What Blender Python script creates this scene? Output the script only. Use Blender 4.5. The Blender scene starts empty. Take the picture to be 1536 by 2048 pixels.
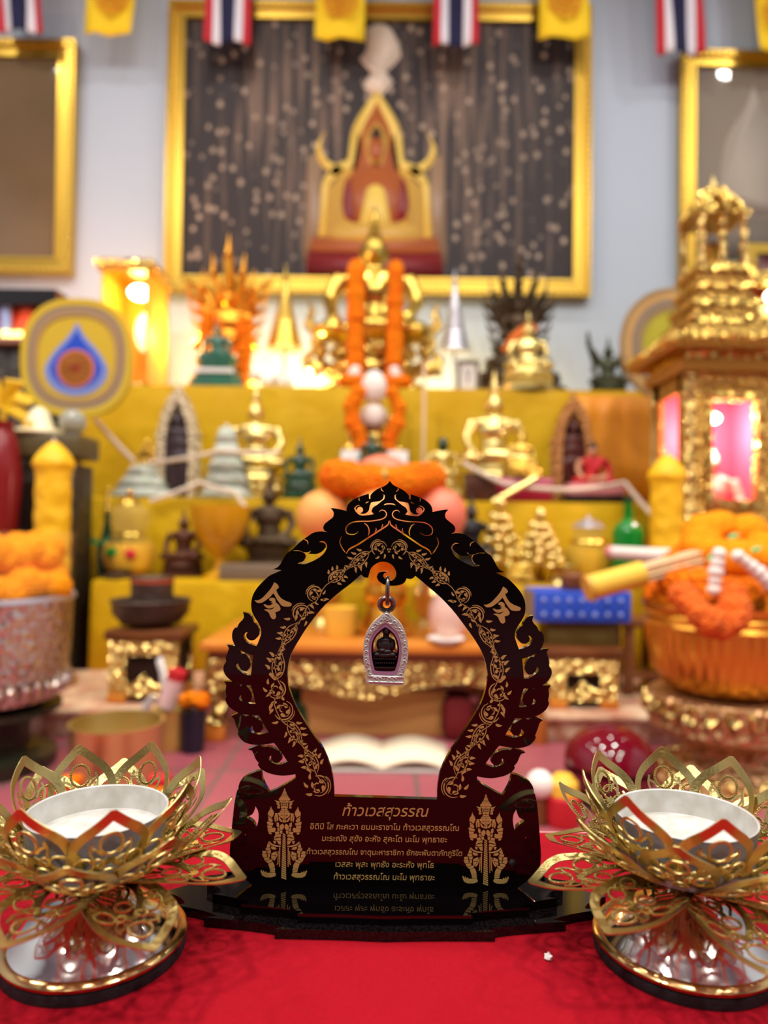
import bpy, bmesh, math, random
from mathutils import Vector, Matrix
random.seed(7)
PI = math.pi
scene = bpy.context.scene
COL = scene.collection

# ---------------------------------------------------------------- camera, light, exposure
F = 1450.0                      # focal length in pixels of a 1536 x 2048 frame
CAM = Vector((0, 0, .575))
PITCH, ROLL = math.radians(1.1), math.radians(.7)
ROT = Matrix.Rotation(PI/2 + PITCH, 3, 'X') @ Matrix.Rotation(ROLL, 3, 'Z')
cd = bpy.data.cameras.new('camera'); cam = bpy.data.objects.new('camera', cd); COL.objects.link(cam)
cam.matrix_world = Matrix.Translation(CAM) @ ROT.to_4x4()
cd.sensor_fit = 'HORIZONTAL'; cd.sensor_width = 36; cd.lens = F/1536*36
cd.clip_start = .01
cd.dof.use_dof = True; cd.dof.focus_distance = .34; cd.dof.aperture_fstop = 7.6
scene.camera = cam
scene.view_settings.view_transform = 'Standard'; scene.view_settings.look = 'None'
scene.view_settings.gamma = 1; scene.view_settings.use_curve_mapping = False
scene.view_settings.exposure = -.2
scene.cycles.max_bounces = 7; scene.cycles.diffuse_bounces = 3; scene.cycles.glossy_bounces = 4
scene.cycles.transmission_bounces = 6; scene.cycles.caustics_refractive = False; scene.cycles.caustics_reflective = False
scene.cycles.sample_clamp_indirect = 4
W = bpy.data.worlds.new('world'); scene.world = W; W.use_nodes = True
W.node_tree.nodes['Background'].inputs[0].default_value = (.9, .93, 1, 1)
W.node_tree.nodes['Background'].inputs[1].default_value = .1

def lamp(name, kind, loc, power, color=(1, 1, 1), size=.2, rot=(0, 0, 0)):
    l = bpy.data.lights.new(name, kind); l.energy = power; l.color = color
    if kind == 'AREA': l.shape = 'DISK'; l.size = size
    else: l.shadow_soft_size = size
    o = bpy.data.objects.new(name, l); o.location = loc; o.rotation_euler = rot; COL.objects.link(o)
    return o
CEIL = 3.95
# round downlights in the ceiling (the disc mirrored in the right-hand picture glass is one of them); the rearmost pair is added fill for the altar
for lx, ly in ((-2.4, 2.69), (-.8, 2.69), (.9, 2.69), (2.51, 2.69), (-2.4, 1.0), (-.8, 1.0), (.9, 1.0), (2.5, 1.0),
               (-1.6, -.8), (0, -.8), (1.6, -.8), (-1.2, -2.7), (1.2, -2.7)):
    lamp('ceiling_downlight', 'AREA', (lx, ly, CEIL-.02), (14 if ly > 2 else 46 if ly > -.5 else 52), (1, .95, .9), .2)

def S(r, g, b):
    f = lambda c: c/12.92 if c <= .04045 else ((c+.055)/1.055)**2.4
    return (f(r/255), f(g/255), f(b/255), 1)
def ray(px, py):
    return ROT @ Vector(((px-768)/F, -(py-1024)/F, -1))
def at(px, py, y):
    d = ray(px, py); return CAM + d*((y-CAM.y)/d.y)
def X(px, y, py=1000): return at(px, py, y).x
def Z(py, y, px=768): return at(px, py, y).z
def L(n, y): return n*y/F

# ---------------------------------------------------------------- materials
def mat(name, rgb, rough=.5, metal=0, bump=None, var=None, trans=0, emit=0, coat=0, sheen=0, alpha=1, ior=1.45, spec=.5, stretch=(1, 1, 1)):
    m = bpy.data.materials.new(name); m.use_nodes = True
    nt = m.node_tree; p = nt.nodes['Principled BSDF']
    p.inputs['Base Color'].default_value = rgb; p.inputs['Roughness'].default_value = rough; p.inputs['Metallic'].default_value = metal
    p.inputs['Transmission Weight'].default_value = trans; p.inputs['Coat Weight'].default_value = coat; p.inputs['IOR'].default_value = ior
    p.inputs['Sheen Weight'].default_value = sheen; p.inputs['Alpha'].default_value = alpha; p.inputs['Specular IOR Level'].default_value = spec
    if emit: p.inputs['Emission Color'].default_value = rgb; p.inputs['Emission Strength'].default_value = emit
    tc = None
    def coord(sc):
        nonlocal tc
        if tc is None:
            t = nt.nodes.new('ShaderNodeTexCoord'); tc = nt.nodes.new('ShaderNodeMapping'); tc.inputs['Scale'].default_value = stretch
            nt.links.new(t.outputs['Object'], tc.inputs['Vector'])
        return tc.outputs['Vector']
    if var:                                  # (scale, second colour, contrast)
        n = nt.nodes.new('ShaderNodeTexNoise'); n.inputs['Scale'].default_value = var[0]; n.inputs['Detail'].default_value = 3
        nt.links.new(coord(0), n.inputs['Vector'])
        r = nt.nodes.new('ShaderNodeValToRGB'); r.color_ramp.elements[0].position = .5-var[2]/2; r.color_ramp.elements[1].position = .5+var[2]/2
        r.color_ramp.elements[0].color = rgb; r.color_ramp.elements[1].color = var[1]
        nt.links.new(n.outputs['Fac'], r.inputs[0]); nt.links.new(r.outputs[0], p.inputs['Base Color'])
    if bump:                                 # (kind, scale, strength, distance)
        if bump[0] == 'v':
            n = nt.nodes.new('ShaderNodeTexVoronoi'); o = n.outputs['Distance']
        elif bump[0] == 'w':
            n = nt.nodes.new('ShaderNodeTexWave'); n.inputs['Distortion'].default_value = 1.0; o = n.outputs['Fac']
        else:
            n = nt.nodes.new('ShaderNodeTexNoise'); n.inputs['Detail'].default_value = 4; o = n.outputs['Fac']
        n.inputs['Scale'].default_value = bump[1]
        nt.links.new(coord(0), n.inputs['Vector'])
        b = nt.nodes.new('ShaderNodeBump'); b.inputs['Strength'].default_value = bump[2]; b.inputs['Distance'].default_value = bump[3]
        nt.links.new(o, b.inputs['Height']); nt.links.new(b.outputs[0], p.inputs['Normal'])
    return m

GOLD = mat('polished_gold', S(230, 198, 94), .26, 1)
GOLDC = mat('carved_gold', S(222, 192, 116), .26, 1, ('v', 48, 1, .02))
GOLDF = mat('frame_gold', S(212, 174, 74), .34, 1)
GOLDB = mat('beaded_gold', S(222, 186, 96), .24, 1, ('v', 36, 1, .012))
GOLDP = mat('pale_gold', S(238, 216, 136), .3, 1)
GOLDO = mat('orange_gold', S(234, 164, 56), .36, 1)
GOLDD = mat('old_gold', S(170, 128, 52), .38, 1, ('n', 40, .4, .01))
FILI = mat('filigree_brass', S(206, 188, 122), .3, 1, ('n', 900, .3, .0006))
SILVER = mat('silver', S(214, 214, 220), .38, .85)
SILVERC = mat('carved_silver', S(212, 196, 184), .26, 1, ('v', 60, .7, .01))
CHROME = mat('bright_steel', S(214, 210, 204), .13, 1)
BRONZE = mat('dark_bronze', S(78, 62, 42), .4, .6, ('n', 30, .4, .01))
BRONZEB = mat('brown_bronze', S(96, 60, 46), .35, .6)
POTM = mat('incense_pot_bronze', S(88, 74, 66), .42, .7, ('n', 60, .6, .01))
BRASSR = mat('ribbed_brass', S(228, 166, 64), .34, 1)
BRASSB = mat('plain_brass', S(226, 206, 140), .38, 1)
JADE = mat('green_jade', S(38, 92, 72), .25, 0, None, (9, S(62, 120, 96), .5), coat=.4)
EMER = mat('dark_emerald', S(12, 62, 34), .2, 0, coat=.5)
DKGREEN = mat('dark_green_bronze', S(70, 74, 52), .35, .6, ('n', 40, .5, .01))
BLACKS = mat('black_lacquer', S(26, 24, 26), .25)
DARKW = mat('dark_carved_wood', S(52, 34, 22), .4, 0, ('v', 26, .6, .01), (6, S(36, 38, 24), .4))
WOODO = mat('orange_teak', S(232, 146, 52), .35, 0, ('w', 4, .1, .004), (5, S(206, 118, 36), .6), coat=.3, stretch=(1, 9, 9))
WOODB = mat('brown_wood', S(132, 76, 36), .4, 0, None, (8, S(104, 56, 26), .5), coat=.2)
YCLOTH = mat('yellow_satin', S(218, 177, 14), .55, 0, ('n', 7, .5, .03), (2.2, S(204, 157, 8), .5), spec=.25)
MARI = mat('marigold_orange', S(255, 142, 8), .8, 0, ('v', 70, 1, .014), (14, S(255, 114, 4), .4), spec=.2)
MARIY = mat('marigold_amber', S(255, 158, 14), .8, 0, ('v', 110, .7, .01), spec=.2)
JASM = mat('jasmine_white', S(244, 236, 224), .7)
LEAF = mat('leaf_green', S(40, 130, 60), .5)
REDC = mat('red_cloth', S(205, 36, 44), .7)
CRIM = mat('crimson_lacquer', S(150, 20, 50), .4)
WHITE = mat('white_plaster', S(238, 232, 224), .5)
CREAM = mat('cream_paper', S(250, 234, 200), .7)
ORCL = mat('orange_robe_cloth', S(228, 112, 26), .7)
SKIN = mat('painted_skin', S(214, 150, 110), .5)
YWAX = mat('yellow_wax', S(255, 198, 24), .5, 0, ('v', 22, .5, .012))
BLUEB = mat('blue_printed_card', S(44, 84, 200), .5)
GLASS = mat('clear_glass', S(250, 226, 150), .03, alpha=.1, spec=.8)
AMBER = mat('amber_glass', S(240, 176, 24), .08, trans=.2, coat=.6)
OILY = mat('yellow_oil', S(236, 180, 20), .1)
GGREEN = mat('green_glass', S(16, 150, 44), .08, trans=.25)
PINKL = mat('pink_lining', S(244, 80, 110), .6)
IVORY = mat('carved_ivory', S(222, 206, 168), .4, .3, ('v', 50, 1, .02))
BRAR = mat('carved_brown_arch', S(190, 130, 70), .45, .3, ('v', 50, .8, .01))
CORDM = mat('white_cotton_cord', S(232, 214, 190), .8)
GREY = mat('grey_ceramic', S(140, 130, 122), .4)
PEACH = mat('pomelo_skin', S(250, 190, 90), .4, 0, ('n', 160, .2, .004), (5, S(246, 140, 90), .5), coat=.2)
NOTE = mat('banknote_green', S(176, 190, 168), .7, 0, None, (26, S(206, 210, 196), .3))

# ---------------------------------------------------------------- mesh kit
class G:
    """collects quads and polygons, then links them as one mesh object"""
    def __init__(s): s.v = []; s.f = []; s.m = []; s.mi = 0
    def add(s, vs, fs):
        o = len(s.v); s.v += [tuple(v) for v in vs]
        for f in fs: s.f.append(tuple(o+i for i in f)); s.m.append(s.mi)
        return s
    def grid(s, rows, cu=False, cv=False):
        nu, nv = len(rows), len(rows[0]); fs = []
        for i in range(nu if cu else nu-1):
            for j in range(nv if cv else nv-1):
                a, b = (i+1) % nu, (j+1) % nv
                fs.append((i*nv+j, i*nv+b, a*nv+b, a*nv+j))
        return s.add([p for r in rows for p in r], fs)
    def box(s, c, d, bev=0):
        x, y, z = (k/2 for k in d)
        if not bev:
            vs = [(c[0]+a*x, c[1]+b*y, c[2]+e*z) for a in (-1, 1) for b in (-1, 1) for e in (-1, 1)]
            return s.add(vs, [(0, 1, 3, 2), (4, 6, 7, 5), (0, 4, 5, 1), (2, 3, 7, 6), (0, 2, 6, 4), (1, 5, 7, 3)])
        bm = bmesh.new(); bmesh.ops.create_cube(bm, size=1)
        for v in bm.verts: v.co = Vector((v.co.x*d[0]+c[0], v.co.y*d[1]+c[1], v.co.z*d[2]+c[2]))
        bmesh.ops.bevel(bm, geom=bm.edges[:], offset=bev, segments=2, profile=.5, affect='EDGES')
        bm.verts.ensure_lookup_table(); bm.verts.index_update()
        s.add([v.co[:] for v in bm.verts], [[v.index for v in f.verts] for f in bm.faces]); bm.free()
        return s
    def lathe(s, prof, n=32, c=(0, 0, 0), sy=1, rib=0, nrib=0, rot=0):
        rows = []
        for r, z in prof:
            row = []
            for i in range(n):
                t = 2*PI*i/n+rot; k = r*(1+rib*math.cos(nrib*t)) if rib else r
                row.append((c[0]+k*math.cos(t), c[1]+k*sy*math.sin(t), c[2]+z))
            rows.append(row)
        s.grid(rows, cv=True)
        o = len(s.v)
        for row, rev, r in ((rows[0], True, prof[0][0]), (rows[-1], False, prof[-1][0])):
            if r > 1e-6:
                ids = list(range(n)); s.add(row, [ids[::-1] if rev else ids])
        return s
    def tube(s, pts, r, n=8, closed=False, flat=1):
        pts = [Vector(p) for p in pts]; k = len(pts); rs = r if isinstance(r, (list, tuple)) else [r]*k
        rows = []; up = None
        for i, p in enumerate(pts):
            a = pts[(i-1) % k] if (closed or i) else p; b = pts[(i+1) % k] if (closed or i < k-1) else p
            t = (b-a).normalized() if (b-a).length > 1e-9 else Vector((0, 0, 1))
            if up is None: up = t.orthogonal().normalized()
            up = (up-t*up.dot(t)); up = up.normalized() if up.length > 1e-6 else t.orthogonal().normalized()
            w = t.cross(up)
            rows.append([p+(up*math.cos(2*PI*j/n)+w*math.sin(2*PI*j/n)*flat)*rs[i] for j in range(n)])
        s.grid(rows, cu=closed, cv=True)
        if not closed:
            s.add(rows[0], [tuple(range(n))[::-1]]); s.add(rows[-1], [tuple(range(n))])
        return s
    def ball(s, c, r, nu=14, nv=9, ruff=0, k=7):
        if not isinstance(r, (tuple, list)): r = (r, r, r)
        rows = []
        ph = random.random()*6
        for j in range(nv+1):
            b = -PI/2+PI*j/nv; row = []
            for i in range(nu):
                a = 2*PI*i/nu; q = 1+ruff*math.sin(k*a+ph+b*5)*math.cos(5*b+ph)
                row.append((c[0]+r[0]*q*math.cos(b)*math.cos(a), c[1]+r[1]*q*math.cos(b)*math.sin(a), c[2]+r[2]*q*math.sin(b)))
            rows.append(row)
        return s.grid(rows, cv=True)
    def prism(s, poly, y0, y1):
        n = len(poly)
        s.add([(x, y0, z) for x, z in poly]+[(x, y1, z) for x, z in poly],
              [tuple(range(n)), tuple(range(2*n-1, n-1, -1))]+[((i+1) % n, i, n+i, n+(i+1) % n) for i in range(n)])
        return s
    def ring(s, outer, inner, y0, y1):
        n = len(outer); vs = []
        for y in (y0, y1):
            vs += [(x, y, z) for x, z in outer]+[(x, y, z) for x, z in inner]
        fs = []
        for i in range(n):
            j = (i+1) % n
            fs += [(i, j, n+j, n+i), (2*n+i, 3*n+i, 3*n+j, 2*n+j), (i, 2*n+i, 2*n+j, j), (n+i, n+j, 3*n+j, 3*n+i)]
        return s.add(vs, fs)
    def mesh(s, name, ang=35):
        me = bpy.data.meshes.new(name); me.from_pydata(s.v, [], s.f)
        me.polygons.foreach_set('material_index', s.m)
        bm = bmesh.new(); bm.from_mesh(me); bmesh.ops.remove_doubles(bm, verts=bm.verts, dist=1e-6)
        bmesh.ops.recalc_face_normals(bm, faces=bm.faces); bm.to_mesh(me); bm.free()
        me.shade_smooth()
        if ang: me.set_sharp_from_angle(angle=math.radians(ang))
        return me
    def obj(s, name, m, parent=None, loc=(0, 0, 0), ang=35):
        me = s.mesh(name, ang)
        for q in (m if isinstance(m, (list, tuple)) else [m]): me.materials.append(q)
        return link(name, me, parent, loc)
def link(name, me, parent=None, loc=(0, 0, 0), scale=None, m=None):
    o = bpy.data.objects.new(name, me); COL.objects.link(o); o.location = loc
    if parent: o.parent = parent
    if scale: o.scale = scale if isinstance(scale, (tuple, list)) else (scale,)*3
    if m:
        if not me.materials: me.materials.append(None)
        o.material_slots[0].link = 'OBJECT'; o.material_slots[0].material = m
    return o
def tag(o, label, cat, group=None):
    o['label'] = label; o['category'] = cat
    if group: o['group'] = group
    return o
def thing(name, label, cat, loc=(0, 0, 0), rz=0, group=None):
    o = bpy.data.objects.new(name, None); COL.objects.link(o); o.empty_display_size = .02
    o.location = loc; o.rotation_euler = (0, 0, rz)
    return tag(o, label, cat, group)
def struct(o): o['kind'] = 'structure'; return o
def dup(root, loc, rz=0, label=None, scale=None):
    r = root.copy(); COL.objects.link(r); r.location = loc; r.rotation_euler = (0, 0, rz)
    if label: r['label'] = label
    if scale: r.scale = (scale,)*3
    for ch in list(root.children):
        c = ch.copy(); COL.objects.link(c); c.parent = r
        for g in list(ch.children):
            d = g.copy(); COL.objects.link(d); d.parent = c
    return r
def smooth(pts, closed=False, n=6, corner=50):
    """Catmull-Rom through the points, keeping sharp corners sharp"""
    P = [Vector(p).to_2d() for p in pts]; k = len(P); out = []
    def sharp(i):
        if not closed and i in (0, k-1): return True
        a, b = P[i]-P[(i-1) % k], P[(i+1) % k]-P[i]
        if a.length < 1e-9 or b.length < 1e-9: return True
        return math.degrees(a.angle(b)) > corner
    sh = [sharp(i) for i in range(k)]
    for i in range(k if closed else k-1):
        p1, p2 = P[i], P[(i+1) % k]
        t1 = (p2-p1) if sh[i] else (p2-P[(i-1) % k])*.5
        t2 = (p2-p1) if sh[(i+1) % k] else (P[(i+2) % k]-p1)*.5
        d = (p2-p1).length
        t1 = t1*min(1, 1.2*d/max(t1.length, 1e-9)); t2 = t2*min(1, 1.2*d/max(t2.length, 1e-9))
        for j in range(n):
            u = j/n; u2, u3 = u*u, u*u*u
            out.append(p1*(2*u3-3*u2+1)+t1*(u3-2*u2+u)+p2*(-2*u3+3*u2)+t2*(u3-u2))
    if not closed: out.append(P[-1])
    return [(p.x, p.y) for p in out]
def stroke(pts, w, taper=(.3, .3), n=5):
    """outline polygon of a tapered brush stroke along the points"""
    c = [Vector(p) for p in smooth(pts, n=n, corner=75)]; k = len(c); a = []; b = []
    for i, p in enumerate(c):
        t = c[min(i+1, k-1)]-c[max(i-1, 0)]; t = t.normalized() if t.length else Vector((1, 0)); nn = Vector((-t.y, t.x))
        u = i/(k-1); q = w/2
        if u < taper[0]: q *= .3+.7*math.sin(PI/2*u/taper[0])
        if u > 1-taper[1]: q *= .25+.75*math.sin(PI/2*(1-u)/taper[1])
        a.append(p+nn*q); b.append(p-nn*q)
    return [(p.x, p.y) for p in a+b[::-1]]
def plate(polys, y, depth, bevel=0):
    """2D polygons (x, z): even-odd filled region, extruded to a closed mesh around plane y"""
    from mathutils.geometry import delaunay_2d_cdt
    vs, es = [], []
    for p in polys:
        q = [c for i, c in enumerate(p) if math.dist(c, p[i-1]) > 1e-7]; o = len(vs); vs += [Vector(c)*1000 for c in q]
        es += [(o+i, o+(i+1) % len(q)) for i in range(len(q))]
    V, E, T, *_ = delaunay_2d_cdt(vs, es, [], 1, 1e-5)
    def inside(x, z):
        k = False
        for p in polys:
            for (x0, z0), (x1, z1) in zip(p, p[1:]+p[:1]):
                if (z0 > z) != (z1 > z) and x < (x1-x0)*(z-z0)/(z1-z0)+x0: k = not k
        return k
    V = [v/1000 for v in V]; T = [t for t in T if inside(*(sum((V[i] for i in t), Vector((0, 0)))/len(t)))]
    n = len(V); cnt = {}
    for t in T:
        for i in range(len(t)): e = (t[i], t[(i+1) % len(t)]); cnt[frozenset(e)] = None if frozenset(e) in cnt else e
    h = depth/2; g = G()
    g.add([(v.x, y-h, v.y) for v in V]+[(v.x, y+h, v.y) for v in V], [tuple(t) for t in T]+[tuple(n+i for i in t[::-1]) for t in T]+[(b_, a_, n+a_, n+b_) for a_, b_ in [e for e in cnt.values() if e]])
    me = g.mesh('plate', 0); loose = bmesh.new(); loose.from_mesh(me); bmesh.ops.delete(loose, geom=[v for v in loose.verts if not v.link_faces], context='VERTS'); loose.to_mesh(me); loose.free()
    me.shade_flat(); return me
def bake(data, mtx=None, mods=()):
    o = bpy.data.objects.new('bake', data); COL.objects.link(o)
    for kind, kw in mods:
        m = o.modifiers.new(kind, kind)
        for k2, v in kw.items(): setattr(m, k2, v)
    dg = bpy.context.evaluated_depsgraph_get()
    me = bpy.data.meshes.new_from_object(o.evaluated_get(dg)); bpy.data.objects.remove(o)
    if mtx: me.transform(mtx)
    return me
def textmesh(body, width, shear=0, offset=0.0, depth=.02):
    cu = bpy.data.curves.new('text', 'FONT'); cu.body = body; cu.align_x = 'CENTER'; cu.shear = shear; cu.offset = offset; cu.extrude = depth
    cu.resolution_u = 4
    me = bake(cu); xs = [v.co.x for v in me.vertices]; k = width/(max(xs)-min(xs))
    me.transform(Matrix.Rotation(PI/2, 4, 'X') @ Matrix.Diagonal((k, k, .004, 1)))
    xs = [v.co.x for v in me.vertices]; me.transform(Matrix.Translation((-(max(xs)+min(xs))/2, 0, 0)))
    return me
# ---------------------------------------------------------------- the room
WY = 4.0
wallm = mat('wall_paint', S(182, 195, 206), .6, 0, ('n', 60, .05, .003))
floorm = mat('floor_tiles', S(190, 104, 108), .35)
def _tiles(m):
    nt = m.node_tree; p = nt.nodes['Principled BSDF']; t = nt.nodes.new('ShaderNodeTexCoord'); b = nt.nodes.new('ShaderNodeTexBrick')
    b.offset = 0; b.inputs['Scale'].default_value = 1; b.inputs['Mortar Size'].default_value = .006; b.inputs['Brick Width'].default_value = .45; b.inputs['Row Height'].default_value = .45
    b.inputs['Color1'].default_value = S(172, 90, 98); b.inputs['Color2'].default_value = S(162, 82, 92); b.inputs['Mortar'].default_value = S(120, 96, 92)
    mp = nt.nodes.new('ShaderNodeMapping'); mp.inputs['Location'].default_value = (.37, .1, 0)
    nt.links.new(t.outputs['Object'], mp.inputs[0]); nt.links.new(mp.outputs[0], b.inputs['Vector']); nt.links.new(b.outputs['Color'], p.inputs['Base Color'])
_tiles(floorm)
RX, RB = 3.6, -4.5
struct(G().box((0, (WY+RB)/2, -.05), (2*RX+.2, WY-RB+.2, .1)).obj('floor', floorm))
struct(G().box((0, (WY+RB)/2, CEIL+.05), (2*RX+.2, WY-RB+.2, .1)).obj('ceiling', wallm))
struct(G().box((0, WY+.05, CEIL/2), (2*RX+.2, .1, CEIL)).obj('wall_far', wallm))
struct(G().box((0, RB-.05, CEIL/2), (2*RX+.2, .1, CEIL)).obj('wall_near', mat('dark_unseen_wall', S(52, 38, 32), .6)))  # unseen wall coloured dark so the black acrylic mirrors little
struct(G().box((-RX-.05, (WY+RB)/2, CEIL/2), (.1, WY-RB, CEIL)).obj('wall_left', wallm))
struct(G().box((RX+.05, (WY+RB)/2, CEIL/2), (.1, WY-RB, CEIL)).obj('wall_right', wallm))

# ---------------------------------------------------------------- pictures on the wall
def frame_poly(x0, x1, z0, z1): return [(x0, z0), (x1, z0), (x1, z1), (x0, z1)]
def wall_picture(px0, py0, px1, py1, bw, label, picmat, paint=None):
    """px box of the outer frame edge, bw = moulding width in px; frame hangs on the wall"""
    y = WY-.06; cx = (px0+px1)/2
    x0, x1 = X(px0, y, (py0+py1)/2), X(px1, y, (py0+py1)/2); z0, z1 = Z(py1, y, cx), Z(py0, y, cx); b = L(bw, y)
    t = thing('framed_picture', label, 'picture', ((x0+x1)/2, WY-.005, z0)); w, h = (x1-x0)/2, z1-z0
    g = G()
    g.ring(frame_poly(-w, w, 0, h), frame_poly(-w+b*.4, w-b*.4, b*.4, h-b*.4), -.07, 0)
    g.ring(frame_poly(-w+b*.4, w-b*.4, b*.4, h-b*.4), frame_poly(-w+b*.8, w-b*.8, b*.8, h-b*.8), -.05, 0)
    g.ring(frame_poly(-w+b*.8, w-b*.8, b*.8, h-b*.8), frame_poly(-w+b, w-b, b, h-b), -.06, 0)
    fr = g.obj('frame', GOLDF, t)
    q = G(); st = .034
    for k in range(int(2*w/st)): q.ball((-w+b*.2+(k+.5)*st*(2*w-.4*b)/(int(2*w/st)*st), -.07, h-b*.2), .012, 6, 4); q.ball((-w+b*.2+(k+.5)*st*(2*w-.4*b)/(int(2*w/st)*st), -.07, b*.2), .012, 6, 4)
    for k in range(int(h/st)): q.ball((-w+b*.2, -.07, b*.2+(k+.5)*st*(h-.4*b)/(int(h/st)*st)), .012, 6, 4); q.ball((w-b*.2, -.07, b*.2+(k+.5)*st*(h-.4*b)/(int(h/st)*st)), .012, 6, 4)
    q.obj('beading', GOLDF, fr)
    G().box((0, -.02, h/2), (2*w-1.8*b, .03, h-1.8*b)).obj('picture_sheet', picmat, t)
    if paint: paint(t, w-b, b, h-b)
    return t
def curtain_mat():
    m = mat('picture_dark_curtain', S(40, 30, 28), .6); nt = m.node_tree; p = nt.nodes['Principled BSDF']
    t = nt.nodes.new('ShaderNodeTexCoord'); mp = nt.nodes.new('ShaderNodeMapping'); mp.inputs['Scale'].default_value = (15, 1, .9); nt.links.new(t.outputs['Object'], mp.inputs[0])
    n = nt.nodes.new('ShaderNodeTexNoise'); n.inputs['Scale'].default_value = 1.6; n.inputs['Detail'].default_value = 5; nt.links.new(mp.outputs[0], n.inputs['Vector'])
    r = nt.nodes.new('ShaderNodeValToRGB'); e = r.color_ramp.elements; e[0].position = .44; e[0].color = S(40, 30, 30); e[1].position = .82; e[1].color = S(150, 122, 100)
    sx = nt.nodes.new('ShaderNodeSeparateXYZ'); nt.links.new(t.outputs['Object'], sx.inputs[0])
    def mth(op, a, b=None):
        q = nt.nodes.new('ShaderNodeMath'); q.operation = op
        for i, u in enumerate((a, b)):
            if u is None: continue
            if isinstance(u, (int, float)): q.inputs[i].default_value = u
            else: nt.links.new(u, q.inputs[i])
        return q.outputs[0]
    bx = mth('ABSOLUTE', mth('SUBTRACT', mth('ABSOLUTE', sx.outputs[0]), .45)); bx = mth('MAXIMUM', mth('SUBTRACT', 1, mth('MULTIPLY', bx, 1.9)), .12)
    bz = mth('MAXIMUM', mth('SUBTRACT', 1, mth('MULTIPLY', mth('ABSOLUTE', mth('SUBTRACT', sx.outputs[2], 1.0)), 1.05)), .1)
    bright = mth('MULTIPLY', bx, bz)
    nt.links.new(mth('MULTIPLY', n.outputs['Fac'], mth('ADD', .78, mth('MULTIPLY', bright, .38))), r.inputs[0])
    v = nt.nodes.new('ShaderNodeTexVoronoi'); v.inputs['Scale'].default_value = 16; mv = nt.nodes.new('ShaderNodeMapping'); mv.inputs['Scale'].default_value = (1, 1, .8); nt.links.new(t.outputs['Object'], mv.inputs[0]); nt.links.new(mv.outputs[0], v.inputs['Vector'])
    n2 = nt.nodes.new('ShaderNodeTexNoise'); n2.inputs['Scale'].default_value = 2.2; nt.links.new(t.outputs['Object'], n2.inputs['Vector'])
    r2 = nt.nodes.new('ShaderNodeValToRGB'); r2.color_ramp.elements[0].position = .16; r2.color_ramp.elements[0].color = (1, 1, 1, 1); r2.color_ramp.elements[1].position = .3; r2.color_ramp.elements[1].color = (0, 0, 0, 1)
    nt.links.new(v.outputs['Distance'], r2.inputs[0])
    mul = nt.nodes.new('ShaderNodeMath'); mul.operation = 'MULTIPLY'; nt.links.new(r2.outputs[0], mul.inputs[0]); nt.links.new(n2.outputs['Fac'], mul.inputs[1])
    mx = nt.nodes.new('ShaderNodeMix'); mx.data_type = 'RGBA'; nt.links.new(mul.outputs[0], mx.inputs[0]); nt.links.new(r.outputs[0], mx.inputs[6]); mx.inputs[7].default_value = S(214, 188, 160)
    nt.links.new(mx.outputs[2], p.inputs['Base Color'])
    return m
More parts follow.
